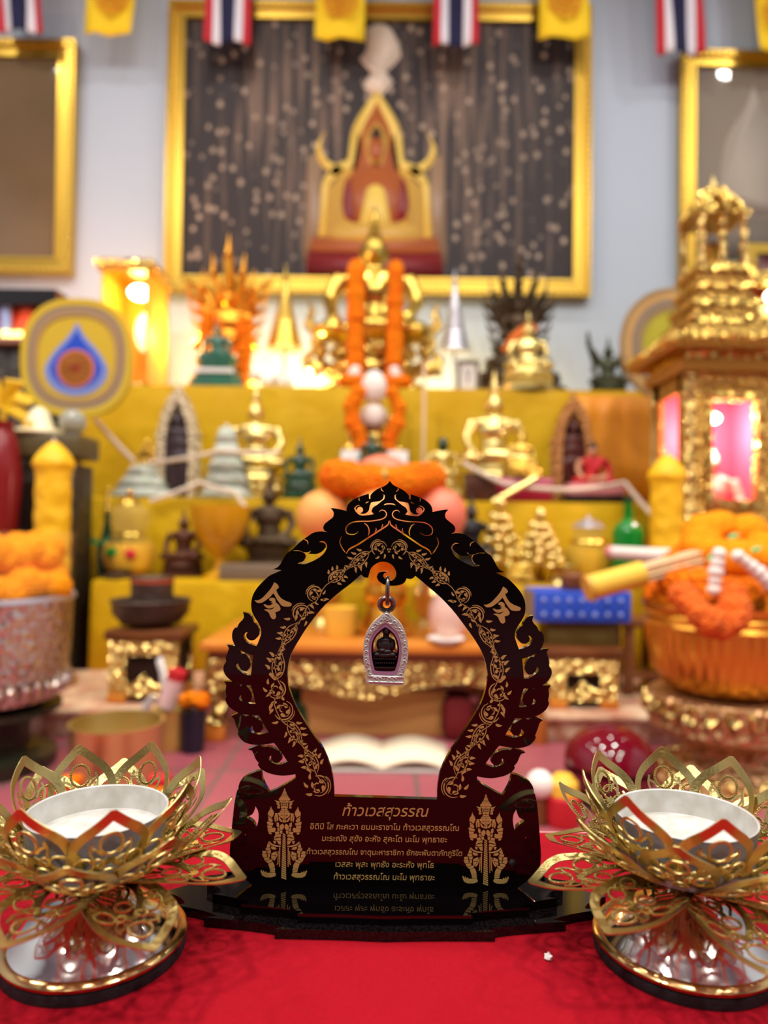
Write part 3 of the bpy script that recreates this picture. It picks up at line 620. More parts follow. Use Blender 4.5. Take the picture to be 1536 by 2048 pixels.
# guardian figure with a club, drawn in gold (left half in crop pixels about its own axis x = 468)
def guardian(cx, cyo):
    P = []
    def half(*polys):
        for p in polys:
            for s in (1, -1):
                q = [((s*(x-468))/9.31+cx, y/9.31+cyo) for x, y in p]; P.append(PX(*(q if s == 1 else q[::-1])))
    def mid(*polys):
        for p in polys: P.append(PX(*[((x-468)/9.31+cx, y/9.31+cyo) for x, y in p]))
    mid([(468, 95), (480, 120), (486, 140), (450, 140), (456, 120)])
    for i, (y, w) in enumerate(((146, 26), (166, 36), (188, 44), (210, 52), (234, 70))): mid([(468-w, y+15), (468-w+10, y), (468+w-10, y), (468+w, y+15)])
    mid([(360, 300), (400, 256), (536, 256), (576, 300), (560, 318), (376, 318)])
    half([(466, 326), (380, 326), (392, 352), (466, 344)], [(466, 352), (394, 360), (400, 376), (436, 372), (466, 366)], [(466, 380), (440, 384), (432, 410), (466, 404)], [(424, 384), (400, 384), (404, 420), (424, 416)],
         [(466, 416), (410, 428), (404, 452), (436, 468), (466, 456)], [(290, 318), (345, 340), (372, 330), (380, 370), (340, 372)], [(318, 376), (376, 380), (386, 440), (350, 420)], [(340, 424), (388, 448), (386, 466), (336, 466)],
         [(466, 474), (412, 474), (408, 500), (466, 500)], [(466, 508), (396, 508), (384, 528), (466, 532)],
         [(466, 540), (390, 536), (350, 560), (372, 600), (410, 640), (466, 660), (466, 636), (420, 610), (400, 580), (466, 586)], [(466, 592), (420, 592), (436, 618), (466, 626)],
         [(372, 612), (400, 660), (436, 700), (420, 720), (380, 690), (364, 650)], [(466, 668), (440, 664), (440, 720), (466, 724)],
         [(300, 560), (340, 556), (352, 600), (356, 690), (330, 700), (318, 620), (296, 600)], [(284, 600), (306, 612), (318, 700), (300, 720), (284, 660)],
         [(220, 430), (236, 476), (262, 510), (280, 560), (262, 600), (240, 640), (210, 610), (166, 590), (170, 540), (200, 500), (208, 470)], [(170, 606), (230, 650), (216, 664), (176, 640)],
         [(176, 656), (240, 660), (258, 700), (236, 720), (176, 690)], [(150, 720), (180, 706), (240, 732), (270, 740), (256, 780), (200, 770), (160, 760)], [(156, 776), (250, 792), (244, 830), (164, 830)],
         [(164, 842), (300, 822), (316, 860), (290, 900), (230, 900), (170, 890)], [(180, 900), (240, 912), (230, 944), (190, 930)],
         [(330, 720), (370, 740), (376, 800), (350, 820), (326, 780)], [(400, 770), (440, 750), (462, 780), (462, 820), (430, 862), (390, 850), (380, 810)],
         [(340, 830), (372, 832), (388, 870), (350, 880)], [(390, 868), (436, 874), (430, 930), (384, 920)], [(300, 900), (370, 890), (376, 930), (310, 950)], [(300, 960), (404, 936), (416, 976), (330, 990), (280, 1020)],
         [(280, 1030), (400, 996), (412, 1040), (330, 1056)], [(270, 1060), (320, 1066), (310, 1110), (280, 1100)], [(336, 1066), (410, 1056), (408, 1130), (370, 1120)],
         [(190, 1070), (250, 1120), (330, 1146), (410, 1150), (410, 1166), (320, 1168), (236, 1140), (180, 1090)],
         [(170, 1100), (220, 1150), (200, 1180), (150, 1180)], [(236, 1160), (310, 1180), (330, 1210), (270, 1220), (226, 1190)],
         [(130, 1196), (210, 1190), (226, 1230), (140, 1236)], [(70, 1250), (140, 1246), (150, 1290), (80, 1296)], [(160, 1246), (230, 1240), (222, 1290), (166, 1290)], [(64, 1304), (150, 1300), (160, 1350), (90, 1364)], [(170, 1302), (212, 1300), (216, 1350), (176, 1354)],
         [(100, 1374), (200, 1360), (206, 1400), (120, 1420)], [(340, 1250), (346, 1320), (316, 1390), (290, 1420), (270, 1400), (316, 1340)], [(240, 1290), (326, 1250), (320, 1310), (236, 1330)], [(236, 1342), (310, 1330), (280, 1380), (240, 1390)],
         [(130, 1430), (210, 1410), (266, 1400), (240, 1440), (180, 1470)], [(180, 1480), (260, 1444), (294, 1500), (300, 1544), (206, 1556)],
         [(206, 1562), (296, 1552), (312, 1588), (214, 1584)], [(212, 1594), (300, 1596), (310, 1626), (220, 1624)],
         [(40, 1604), (66, 1596), (76, 1640), (96, 1600), (116, 1640), (140, 1616), (160, 1650), (300, 1634), (326, 1670), (316, 1700), (240, 1724), (140, 1724), (80, 1700), (56, 1660)],
         [(380, 1180), (400, 1180), (396, 1530), (382, 1530)], [(360, 1250), (372, 1250), (366, 1480), (336, 1500), (350, 1460)])
    n = 21
    for i in range(n):
        y0 = 930+i*39.5; w = 24+i*1.1; P.append(PX(*[((x-0)/9.31+cx, y/9.31+cyo) for x, y in ((-w, y0-14), (w, y0+20), (w, y0+44), (-w, y0+12))]))
    return P
inlay('guardian_engraving', guardian(570.3, 1560)); inlay('guardian_engraving', guardian(968.3, 1567))
for body_t, w, xc, yb, sh in (('ท้าวเวสสุวรรณ', 171, 770, 1623, .25), ('อิติปิ โส ภะคะวา ยมมะราชาโน ท้าวเวสสุวรรณโณ', 294, 768.5, 1650, .08), ('มะระณัง สุขัง อะหัง สุคะโต นะโม พุทธายะ', 247, 768.5, 1673, .08),
                        ('ท้าวเวสสุวรรณโณ จาตุมะหาราชิกา ยักขะพันตาภัทภูริโต', 307, 768.5, 1699, .08), ('เวสสะ พุสะ พุทธัง อะระหัง พุทโธ', 194, 769, 1723, .08), ('ท้าวเวสสุวรรณโณ นะโม พุทธายะ', 199, 768.5, 1747.5, .08)):
    me = textmesh(body_t, w*SC, sh, .004); (x, z), = PX((xc, yb)); me.materials.append(eng)
    link('lettering', me, body, (x, -.0016, z+.0085))

# ---------------------------------------------------------------- hanging amulet
HX, HZ = (stand.location.x, TZ+.0085)
am = thing('amulet_pendant', 'small silver amulet pendant with a dark seated figure, hanging in the arch', 'amulet', (stand.location.x, SY, TZ+.0085))
def ring_path(c, ry, rz, n=28): return [(c[0], ry*math.cos(2*PI*i/n), c[1]+rz*math.sin(2*PI*i/n)) for i in range(n)]
(rx_, rz_), = PX((771, 1179))
dsil = mat('tarnished_silver', S(120, 112, 104), .3, 1); rsil = mat('chased_silver', S(196, 206, 200), .4, .4, ('n', 1500, .4, .0003)); dfig = mat('dark_amulet_figure', S(30, 22, 24), .45)
G().tube(ring_path((rx_, rz_), .0042, 26*SC), 4.2*SC, 10, True).obj('link_ring', dsil, am)
(bx_, bz_), = PX((769.5, 1206))
G().tube([(bx_+13.5*SC*math.cos(2*PI*i/24), 0, bz_+13*SC*math.sin(2*PI*i/24)) for i in range(24)], 5.6*SC, 8, True).obj('bail', dsil, am)
co = smooth(H_((570, 888), (620, 930), (690, 985), (760, 1060), (812, 1165), (842, 1290), (850, 1420), (836, 1560), (800, 1690), (806, 1790), (790, 1815), (680, 1824), (560, 1827), (430, 1817), (340, 1802), (316, 1770), (330, 1700), (300, 1600), (282, 1480), (280, 1340), (300, 1220), (350, 1110), (420, 1020), (500, 950)), True, 4, 60)
ci = smooth(H_((560, 1036), (640, 1090), (712, 1170), (757, 1290), (767, 1420), (747, 1560), (708, 1692), (640, 1707), (420, 1697), (388, 1640), (358, 1500), (348, 1350), (373, 1230), (430, 1138), (500, 1072)), True, 4, 60)
me = plate([co, ci], 0, .0042, .0002); me.materials.append(rsil); cas = link('silver_case', me, am)
g = G(); N_ = 40
def along(poly, n):
    d = [0]; P_ = poly+[poly[0]]
    for a, b in zip(P_, P_[1:]): d.append(d[-1]+math.dist(a, b))
    r = []
    for k in range(n):
        s_ = d[-1]*k/n
        i = max(j for j in range(len(d)-1) if d[j] <= s_); u = (s_-d[i])/max(d[i+1]-d[i], 1e-9); r.append((P_[i][0]+(P_[i+1][0]-P_[i][0])*u, P_[i][1]+(P_[i+1][1]-P_[i][1])*u))
    return r
ao, ai = along(co, 44), along(ci, 44)
for i, p in enumerate(ao):
    q = min(ai, key=lambda e: math.dist(e, p)); m_ = ((p[0]+q[0])/2, (p[1]+q[1])/2)
    if m_[1] < H_((560, 1700))[0][1]: continue
    r_ = math.dist(p, q)*.36; a0 = i*1.9
    g.tube([(m_[0]+r_*(1-k*.1)*math.cos(a0+k*.75), -.0023, m_[1]+r_*(1-k*.1)*math.sin(a0+k*.75)) for k in range(8)], .00028, 5)
g.obj('chased_scrolls', rsil, cas)
g = G()
for x in (430, 495, 612, 680): (u, v), = H_((x, 1748)); g.tube([(u+.0009*math.cos(a*.7), -.0023, v+.0009*math.sin(a*.7)) for a in range(8)], .0003, 5)
for yy in (1712, 1782): (u, v), = H_((350, yy)); (u2, v2), = H_((790, yy+8)); g.tube([(u, -.0022, v), (u2, -.0022, v2)], .0004, 6)
(u, v), = H_((556, 1730)); g.tube([(u, -.0022, v), (u-.0006, -.0022, v-.0012)], .0003, 5)
g.obj('base_bar_relief', rsil, cas)
lilac = mat('lilac_acrylic_rim', S(150, 112, 140), .12, 0, coat=.6); mag = mat('amulet_magenta', S(176, 22, 74), .35)
def inset(poly, k):
    c_ = (sum(p[0] for p in poly)/len(poly), sum(p[1] for p in poly)/len(poly)); return [(c_[0]+(p[0]-c_[0])*k, c_[1]+(p[1]-c_[1])*k) for p in poly]
G().ring(ci, inset(ci, .84), -.0018, .002).obj('window_rim', lilac, am)
G().ring(inset(ci, .84), inset(ci, .70), .0008, .002).obj('pink_reflection_ring', mag, am)  # ring whose colour carries the pink side reflection in the window
g = G(); f2 = [H_(p)[0] for p in ((570, 1330), (570, 1200), (570, 1150), (565, 1450), (560, 1540))]; s2 = SC*160/1000
def ell(c, rx, rz, ry, y=0): (u, v), = H_(c); g.ball((u, y, v), (rx*SC/6.4, ry*SC/6.4, rz*SC/6.4), 14, 9)
ell((572, 1150), 52, 62, 45); ell((572, 1095), 44, 22, 36); ell((566, 1215), 40, 40, 34); ell((566, 1265), 84, 46, 46); ell((565, 1340), 84, 110, 55); ell((492, 1325), 44, 78, 44); ell((640, 1325), 44, 78, 44); ell((555, 1405), 105, 40, 60, -.0003); ell((520, 1385), 60, 30, 60, -.0006); ell((460, 1445), 60, 38, 60); ell((650, 1445), 60, 38, 60); ell((560, 1450), 120, 40, 64)
(u, v), = H_((552, 1540)); g.box((u, 0, v), (280*SC/6.4, .0028, 125*SC/6.4), .0002)
for k in range(9): (u, v), = H_((440+k*28, 1550)); g.ball((u, -.0014, v), (.0004, .0003, .0005), 6, 5)
(u, v), = H_((552, 1495)); g.box((u, 0, v), (290*SC/6.4, .0032, 14*SC/6.4)); (u, v), = H_((552, 1605)); g.box((u, 0, v), (295*SC/6.4, .0032, 20*SC/6.4))
g.obj('seated_figure', dfig, am)
(u, v), = H_((552, 1650)); G().box((u, .0002, v), (275*SC/6.4, .0026, 60*SC/6.4)).obj('red_pedestal_strip', mag, am)
G().prism(inset(ci, .97), -.0014, -.0012).obj('clear_cover', mat('clear_cover', (1, 1, 1, 1), .03, trans=1, ior=1.08), am, ang=0)

# ---------------------------------------------------------------- lotus candle holders
def petal_mesh(Lp, Wp, r0, z0, a0, a1, Rc):
    """openwork petal (mm): x across, y along; bent from slope a0 at the root to a1 at the tip"""
    g = G(); n = 40; cr = [(r0, z0)]
    for i in range(n):
        a = math.radians(a0+(a1-a0)*(i+.5)/n); cr.append((cr[-1][0]+math.cos(a)*Lp/n, cr[-1][1]+math.sin(a)*Lp/n))
    def M(x, y, h=0):
        y = max(0, min(Lp, y)); f = y/Lp*n; i = min(int(f), n-1); u = f-i; r = cr[i][0]*(1-u)+cr[i+1][0]*u; z = cr[i][1]*(1-u)+cr[i+1][1]*u
        a = math.radians(a0+(a1-a0)*y/Lp); off = Rc*(1-math.cos(x/Rc))+h; t_ = Rc*math.sin(x/Rc)
        return ((r-math.sin(a)*off)/1000, t_/1000, (z+math.cos(a)*off)/1000)
    def strip(pts, w, th=.4, tp=False):
        c = [Vector(p) for p in smooth(pts, n=7, corner=70)]; k = len(c); rows = []
        for i, p in enumerate(c):
            t_ = (c[min(i+1, k-1)]-c[max(i-1, 0)]).normalized(); nn = Vector((-t_.y, t_.x)); q = w/2*(1 if not tp else .4+.6*math.sin(PI*i/(k-1)))
            a, b = p+nn*q, p-nn*q
            rows.append([M(a.x, a.y, th/2), M(b.x, b.y, th/2), M(b.x, b.y, -th/2), M(a.x, a.y, -th/2)])
        g.grid(rows, cv=True)
    def half_w(v): return Wp/2*(math.sin(PI*min(1, .17+v*.62))**.75)*(1 if v < .72 else max(0, 1-((v-.72)/.28)**1.5))
    hw = lambda v: max(0, half_w(v)-1.7)
    side = [(hw(v), v*Lp) for v in (0, .1, .2, .32, .45, .58, .7, .8, .88, .95)]+[(0, Lp-1.6), (-1.0, Lp-1.0)]
    for s in (1, -1): strip([(s*x, y) for x, y in side], 3.6)
    k = Wp/30
    inner = [(6.2*k, .06*Lp), (7.6*k, .2*Lp), (7.2*k, .34*Lp), (5*k, .47*Lp), (2.2*k, .56*Lp), (0, .62*Lp)]
    for s in (1, -1): strip([(s*x, y) for x, y in inner], 2.7)
    def beads(cx, cy, rx, ry, a=0):
        m_ = max(12, int(2*PI*(rx+ry)/2/.95)); P_ = []
        for i in range(m_):
            t_ = 2*PI*i/m_; x, y = rx*math.cos(t_), ry*math.sin(t_); P_.append((cx+x*math.cos(a)-y*math.sin(a), cy+x*math.sin(a)+y*math.cos(a)))
        strip(P_[::2]+[P_[0]], 1.1, .4)
        for x, y in P_: g.ball(M(x, y, .1), .0006, 6, 4)
    beads(0, .75*Lp, 3.9*k, 4.6*k)
    for s in (1, -1):
        beads(s*8.6*k, .52*Lp, 3.2*k, 4.6*k, s*.3); beads(s*10.2*k, .3*Lp, 2.3*k, 4.2*k, s*.05); strip([(s*5.0*k, .6*Lp), (s*7*k, .68*Lp), (s*6.5*k, .76*Lp)], 1.0)
        strip([(s*2.4*k, .03*Lp), (s*3.2*k, .14*Lp), (s*1.6*k, .24*Lp), (0, .29*Lp)], 1.3); strip([(s*8.6*k, .03*Lp), (s*9*k, .1*Lp), (s*12*k, .16*Lp)], 1.2)
        beads(s*4.4*k, .12*Lp, 1.5*k, 2.8*k)
    for s in (1, -1):
        beads(s*3.6*k, .57*Lp, 1.5*k, 2.4*k, -s*.5); beads(s*11*k, .42*Lp, 1.3*k, 2.2*k, s*.2); strip([(s*7.4*k, .24*Lp), (s*9.5*k, .2*Lp), (s*13*k, .22*Lp)], 1.3); strip([(s*6.6*k, .4*Lp), (s*8.5*k, .43*Lp), (s*11.5*k, .5*Lp)], 1.2)
        strip([(s*2.5*k, .66*Lp), (s*4.6*k, .7*Lp), (s*7*k, .72*Lp)], 1.0); strip([(s*1.4*k, .05*Lp), (s*5.4*k, .2*Lp), (s*2.4*k, .33*Lp)], 1.2)
    beads(0, .42*Lp, 2.9*k, 3.6*k); beads(0, .18*Lp, 1.6*k, 2.6*k); strip([(0, .27*Lp), (0, .33*Lp)], 2.2)
    strip([(-7.5*k, .4), (0, .2), (7.5*k, .4)], 2.2)
    me = g.mesh('petal', 40); me.materials.append(FILI); return me
PIN = petal_mesh(55, 31, 9.5, 33, 16, 86, 22); PMI = petal_mesh(54, 29, 9, 31.5, 12, 58, 26); POU = petal_mesh(54, 31, 9, 31, 10, -3, 40)
wax = mat('white_enamel', S(206, 205, 200), .35, 0, None, (120, S(186, 182, 172), .3))
def lotus_holder(px, py, label, turn, seed):
    rnd = random.Random(seed); y = (CAM.z-TZ-.008)*F/(py-1052)
    t = thing('lotus_candle_holder', label, 'candle holder', (X(px, y, py), y, TZ), 0, 'gold lotus candle holders')
    mm = lambda *p: [(a/1000, b/1000) for a, b in p]
    bs = G().lathe(mm((0, 4.5), (33.5, 4.5), (33, 7.4), (31.2, 9), (29.2, 11.5), (26, 14.6), (20, 18.6), (13.5, 22.4), (9, 26), (7, 30), (7, 33.5), (9.5, 35), (0, 35)), 72).obj('steel_base', CHROME, t)
    G().lathe(mm((34.6, 4.4), (36.1, 5.3), (36.3, 6.6), (35.2, 7.8), (33.6, 8.2), (33, 7.2), (34, 4.4)), 72).obj('base_rim', mat('brass_rim', S(200, 166, 110), .2, 1) if seed == 1 else bpy.data.materials['brass_rim'], bs)
    G().lathe(mm((30, .05), (35.6, .05), (36, 1), (35.9, 4.2), (34, 4.4), (30, 4.4)), 64).obj('rubber_foot', mat('black_rubber', S(30, 28, 32), .7, 0, ('n', 300, .6, .001)) if seed == 1 else bpy.data.materials['black_rubber'], bs)
    for k in range(8):
        for me, off, jit in ((PIN, 0, 2), (PMI, 22.5, 4), (POU, 6, 7)):
            o = link('petal', me, t); o.rotation_euler = (math.radians(rnd.uniform(-2, 2)), math.radians(rnd.uniform(-jit, jit)*.7), math.radians(turn+off+k*45+rnd.uniform(-3, 3)))
    G().lathe(mm((0, 35.2), (20, 35.2), (24.5, 37), (26.3, 42), (27.6, 57.2), (27.9, 57.6), (27.5, 57.9), (27.0, 57.4), (25.8, 48), (25.2, 47.4), (18, 46.8), (6, 46.4), (0, 46.3)), 64).obj('candle_cup', wax, t)
    return t
lotus_holder(191, 1860, 'lotus candle holder in gold openwork left of the black stand', 90-16+1, 1)
lotus_holder(1368, 1853, 'lotus candle holder in gold openwork right of the black stand', 90-4, 2)
# ---------------------------------------------------------------- figures (one continuous body each)
def fuse(parts, name, vox=.02, sm=6):
    g = G()
    for kind, *a in parts:
        if kind == 'b': g.ball(a[0], a[1], 18, 12)
        else: g.tube(a[0], a[1], 10)
    return bake(g.mesh(name, 0), mods=[('REMESH', dict(mode='VOXEL', voxel_size=vox, use_smooth_shade=True)), ('SMOOTH', dict(factor=.5, iterations=sm))])
def seated_parts(gr=0, head=True):
    e = gr
    P = [('b', (0, -.02, .09), (.36+e, .25+e, .09+e)), ('b', (.3, -.06, .09), (.15+e, .2+e, .085+e)), ('b', (-.3, -.06, .09), (.15+e, .2+e, .085+e)),
         ('t', [(.38, -.05, .1), (.1, -.22, .11), (-.16, -.22, .12)], [.08+e, .075+e, .06+e]), ('t', [(-.38, -.05, .09), (-.1, -.18, .06), (.18, -.2, .07)], [.08+e, .075+e, .05+e]),
         ('b', (0, .05, .24), (.165+e, .12+e, .17)), ('b', (0, .04, .43), (.2+e, .125+e, .16)), ('b', (0, .04, .53), (.25+e, .105+e, .085+e)),
         ('t', [(-.25, .04, .54), (-.335, .01, .35), (-.3, -.14, .2), (-.26, -.24, .14)], [.075+e, .06+e, .05+e, .035+e]),
         ('t', [(.25, .04, .54), (.335, .01, .34), (.26, -.12, .2), (.06, -.2, .16)], [.075+e, .06+e, .05+e, .04+e])]
    if head:
        P += [('t', [(0, .03, .54), (0, .03, .66)], [.075, .06]), ('b', (0, .01, .735), (.095, .105, .125)), ('b', (0, .025, .84), (.062, .065, .06)), ('b', (0, -.095, .725), (.016, .026, .035)),
              ('t', [(.095, .02, .76), (.1, .025, .66)], [.022, .026]), ('t', [(-.095, .02, .76), (-.1, .025, .66)], [.022, .026]), ('b', (0, -.05, .685), (.05, .05, .03))]
    return P
BODY = fuse(seated_parts(), 'body', .018)
ROBE = fuse([p for p in seated_parts(.016, False) if p[0] == 'b']+[('t', [(.25, .04, .55), (.35, .01, .35), (.28, -.13, .2)], [.09, .078, .066]), ('t', [(-.16, -.05, .12), (.05, -.12, .35), (.22, -.02, .56)], [.06, .06, .09])], 'robe', .024)
STAND = fuse([('t', [(.07, 0, .02), (.075, 0, .25), (.07, 0, .47)], [.05, .06, .075]), ('t', [(-.07, 0, .02), (-.075, 0, .25), (-.07, 0, .47)], [.05, .06, .075]), ('b', (.07, -.05, .02), (.04, .09, .025)), ('b', (-.07, -.05, .02), (.04, .09, .025)),
              ('b', (0, 0, .48), (.14, .095, .1)), ('b', (0, 0, .62), (.13, .085, .16)), ('b', (0, 0, .76), (.165, .08, .06)), ('t', [(.16, 0, .77), (.19, 0, .6), (.18, -.04, .43)], [.05, .04, .03]), ('t', [(-.16, 0, .77), (-.19, 0, .6), (-.18, -.04, .43)], [.05, .04, .03]),
              ('t', [(0, 0, .78), (0, 0, .85)], [.045, .04]), ('b', (0, -.01, .9), (.06, .07, .08)), ('b', (0, 0, .975), (.04, .045, .04)), ('b', (0, -.075, .89), (.012, .018, .022)), ('b', (0, .03, .3), (.15, .05, .3))], 'standing_body', .018)
FIN = G().lathe([(.0, -.02), (.045, 0), (.05, .02), (.03, .05), (.036, .07), (.02, .11), (.024, .125), (.0, .24)], 14).mesh('finial', 30)
def ped_profile(w, h, style=0):
    r = w/2
    if style == 0: q = ((1, 0), (1, .12), (.9, .15), (.9, .25), (.78, .3), (.66, .42), (.66, .5), (.78, .6), (.88, .72), (.84, .78), (.84, .86), (.76, .9), (.74, 1), (0, 1))
    else: q = ((1, 0), (1, .16), (.88, .2), (.88, .36), (.74, .4), (.74, .56), (.62, .6), (.62, .76), (.7, .82), (.7, 1), (0, 1))
    return [(0, 0)]+[(r*a, h*b) for a, b in q]
def pedestal(w, h, m, parent, style=0, sy=.8, n=28, petals=True):
    g = G().lathe(ped_profile(w, h, style), n, sy=sy, rot=PI/n if n == 4 else 0)
    if petals and style == 0:
        for zz, fl in ((.62, 1), (.36, -1)):
            for k in range(16):
                a = 2*PI*k/16; r = w/2*.76; g.ball((r*math.cos(a), r*sy*math.sin(a), h*zz), (w*.06, w*.05, h*.13), 8, 5)
    return g.obj('pedestal', m, parent)
def statue(name, label, px, y, z, Hb, pw, ph, mb, mp, cat='statue', fin=None, robe=None, style=0, rz=0, group=None, face=None):
    """seated figure Hb high (seat to crown) on a pedestal ph high"""
    t = thing(name, label, cat, (X(px, y, 900), y, z), rz, group)
    if ph: pedestal(pw, ph, mp, t, style, n=28 if style == 0 else 8)
    link('body', BODY, t, (0, 0, ph-.004), Hb/.9, mb)
    if fin: link('flame_finial', FIN, t, (0, .025*Hb/.9, ph+.885*Hb/.9), (Hb/.9*fin if fin else 1), mb)
    if robe: link('robe', ROBE, t, (0, 0, ph-.004), Hb/.9, robe)
    return t
def puffs(path, r, m, name, parent=None, closed=False, step=1.1, jit=.15):
    """a chain of ruffled marigold heads along a path"""
    g = G(); pts = [Vector(p) for p in path]
    if closed: pts.append(pts[0])
    d = 0; nxt = 0; tot = sum((b-a).length for a, b in zip(pts, pts[1:])); n = max(2, round(tot/(r*step))); k = 0
    for a, b in zip(pts, pts[1:]):
        l = (b-a).length
        while k < n+(0 if closed else 1) and tot*k/n <= d+l+1e-9:
            p = a+(b-a)*((tot*k/n-d)/max(l, 1e-9)); rr = r*(1+random.uniform(-jit, jit))
            g.ball((p.x, p.y, p.z), (rr, rr, rr*.92), 20, 11, .09, 7); k += 1
        d += l
    return g.obj(name, m, parent, ang=0)
def lathe_thing(name, label, cat, px, y, z, parts, sy=1, group=None, n=40):
    t = thing(name, label, cat, (X(px, y, 1000), y, z), 0, group)
    for pn, m, prof, *kw in parts:
        k = kw[0] if kw else {}
        G().lathe(prof, k.get('n', n), sy=sy, rib=k.get('rib', 0), nrib=k.get('nrib', 0), rot=k.get('rot', 0)).obj(pn, m, t)
    return t
# ---------------------------------------------------------------- top step of the altar
def naga(px, y, z, Hh, Wb, m, label, seat, mbody, cloth=None, spread=.22, base=.26):
    """seated figure on serpent coils under a fan of seven hooded serpent heads"""
    t = thing('serpent_hood_statue', label, 'statue', (X(px, y, 700), y, z))
    g = G(); hc = Hh*base; dz = (base-.26)*.75
    for k in range(4):
        w = Wb/2*(1-.17*k); zz = hc*(k+.5)/4
        g.lathe([(w*.7, -hc*.125), (w, -hc*.1), (w*1.05, 0), (w, hc*.1), (w*.7, hc*.125)], 28, (0, 0, zz), .72)
    g.obj('coil_base', m, t)
    h = G()
    for k in range(7):
        a = (k-3)*spread; L_ = Hh*(.58, .46, .37, .30)[abs(k-3)]; b = Vector((0, .08*Hh, Hh*(.32+dz)))
        P_ = [b+Vector((math.sin(a)*L_*u*(1+.3*u)*.7, -.10*Hh*u*u, L_*u*math.cos(a*.6))) for u in (0, .25, .5, .75, .92, 1)]
        P_.append(P_[-1]+Vector((math.sin(a)*.01, -.06*Hh, -.01*Hh)))
        h.tube(P_, [Hh*q for q in (.035, .05, .06, .05, .036, .034, .012)], 8, flat=.6)
        tip = P_[5]; h.tube([tip, tip+Vector((math.sin(a)*.02, .01, .06*Hh)), tip+Vector((math.sin(a)*.04, .01, .15*Hh))], [Hh*.024, Hh*.014, .001], 6)
    for k in range(5):
        for s in (1, -1):
            p = Vector((s*Hh*(.13+.018*k), 0, Hh*(.36+k*.085))); h.tube([p, p+Vector((s*.06*Hh, -.01, .03*Hh)), p+Vector((s*.085*Hh, -.01, .085*Hh))], [Hh*.024, Hh*.016, .001], 6)
    h.ball((0, .07*Hh, (.52+dz)*Hh), (.125*Hh, .035*Hh, .2*Hh), 18, 12)
    h.obj('serpent_hood', m, t)
    s_ = seat*Hh; link('body', BODY, t, (0, -.02*Hh, Hh*(.28+dz*1.3)), s_/.9, mbody)
    link('flame_finial', FIN, t, (0, 0, Hh*(.28+dz*1.3)+.88*s_/.9), s_/.9*.8, mbody)
    if cloth:
        G().tube([(-.12*Hh, -.1*Hh, Hh*.36), (-.05*Hh, -.14*Hh, Hh*.45), (.06*Hh, -.13*Hh, Hh*.53), (.12*Hh, -.04*Hh, Hh*.55)], [.03*Hh, .045*Hh, .05*Hh, .03*Hh], 10).obj('orange_sash', cloth, t)
    return t
naga(455, 3.66, T1, Z(486, 3.66)-T1, .36, GOLDO, 'orange-gold figure under a serpent hood, left of the tallest gold statue', .42, GOLDO)
y = 3.53
g1 = puffs([(X(409, y), y, Z(640, y)), (X(404, y), y, Z(690, y)), (X(410, y), y, T1+.045), (X(420, y), y, T1+.035)], .034, MARI, 'marigold_garland')
tag(g1, 'orange marigold garland hanging at the left of the green jade statue', 'garland', 'garlands on the top step')
g2 = puffs([(X(484, y), y, Z(650, y)), (X(486, y), y, Z(690, y)), (X(480, y), y, T1+.05), (X(478, y), y, T1+.038)], .038, MARI, 'marigold_garland')
tag(g2, 'orange marigold garland hanging at the right of the green jade statue', 'garland', 'garlands on the top step')
statue('jade_statue', 'green jade seated statue on stepped green base in front of the orange-gold statue', 430, 3.42, T1, .165, .285, .15, JADE, JADE, fin=.9, style=1)
G().box((0, -.085, .075), (.2, .012, .02)).obj('white_band', WHITE, [o for o in bpy.data.objects if o.name == 'jade_statue'][0])
# tall central statue with hung garlands
y = 3.62; hz = Z(424, y)-T1
c = thing('gold_statue', 'tallest gold seated statue draped with marigold garlands, centre of the top step', 'statue', (X(746, y, 700), y, T1))
pedestal(.70, .13, GOLDB, c, 1, .6, 8)
p2 = G().lathe(ped_profile(.5, .14), 32, (0, 0, .13), .7)
for k in range(18): a = 2*PI*k/18; p2.ball((.19*math.cos(a), .19*.7*math.sin(a), .215), (.03, .03, .024), 8, 5)
p2.obj('lotus_seat', GOLDB, c)
link('body', BODY, c, (0, 0, .262), .66, GOLD); link('flame_finial', FIN, c, (0, .01, .262+.88*.66), .62, GOLD)
for s in (1, -1):
    sg = G()
    for k in range(3): sg.tube([(s*(.2+.035*k), .03, .14+.09*k), (s*(.27+.03*k), .03, .2+.09*k), (s*(.25+.03*k), .03, .27+.09*k), (s*(.29+.02*k), .03, .32+.09*k)], [.03, .026, .018, .002], 8)
    sg.ball((s*.26, -.05, .22), .035); sg.ball((s*.28, -.06, .14), .04)
    sg.tube([(s*.3, 0, .13), (s*.33, 0, .2), (s*.3, 0, .26)], [.045, .03, .004], 8)
    sg.obj('side_ornaments', GOLDB, c)
yg = y-.2
for s, xx, lab in ((-1, 707, 'long marigold garland hanging at the left side of the tallest gold statue'), (1, 786, 'long marigold garland hanging at the right side of the tallest gold statue')):
    yy = 3.44; k = puffs([(X(xx, yy)+s*.0, yy+.05, Z(528, yy)), (X(xx, yy), yy, Z(545, yy)), (X(xx, yy), yy, Z(640, yy)), (X(xx-s*2, yy), yy, T1+.08)], .043, MARI, 'marigold_garland', step=.8)
    tag(k, lab, 'garland', 'garlands on the top step')
    tag(puffs([(X(xx, yy-.06), yy-.06, T1+.092), (X(xx+s*3, yy-.06), yy-.06, T1+.06)], .027, JASM, 'jasmine_tassel'), 'white jasmine tassel below the %s long garland' % ('left' if s < 0 else 'right'), 'garland', 'jasmine tassels')
    tag(puffs([(X(xx-22, yy-.1), yy-.1, T1+.032), (X(xx+22, yy-.1), yy-.1, T1+.032)], .031, MARI, 'marigold_tassel'), 'short marigold end resting on the step under the %s long garland' % ('left' if s < 0 else 'right'), 'garland', 'garlands on the top step')
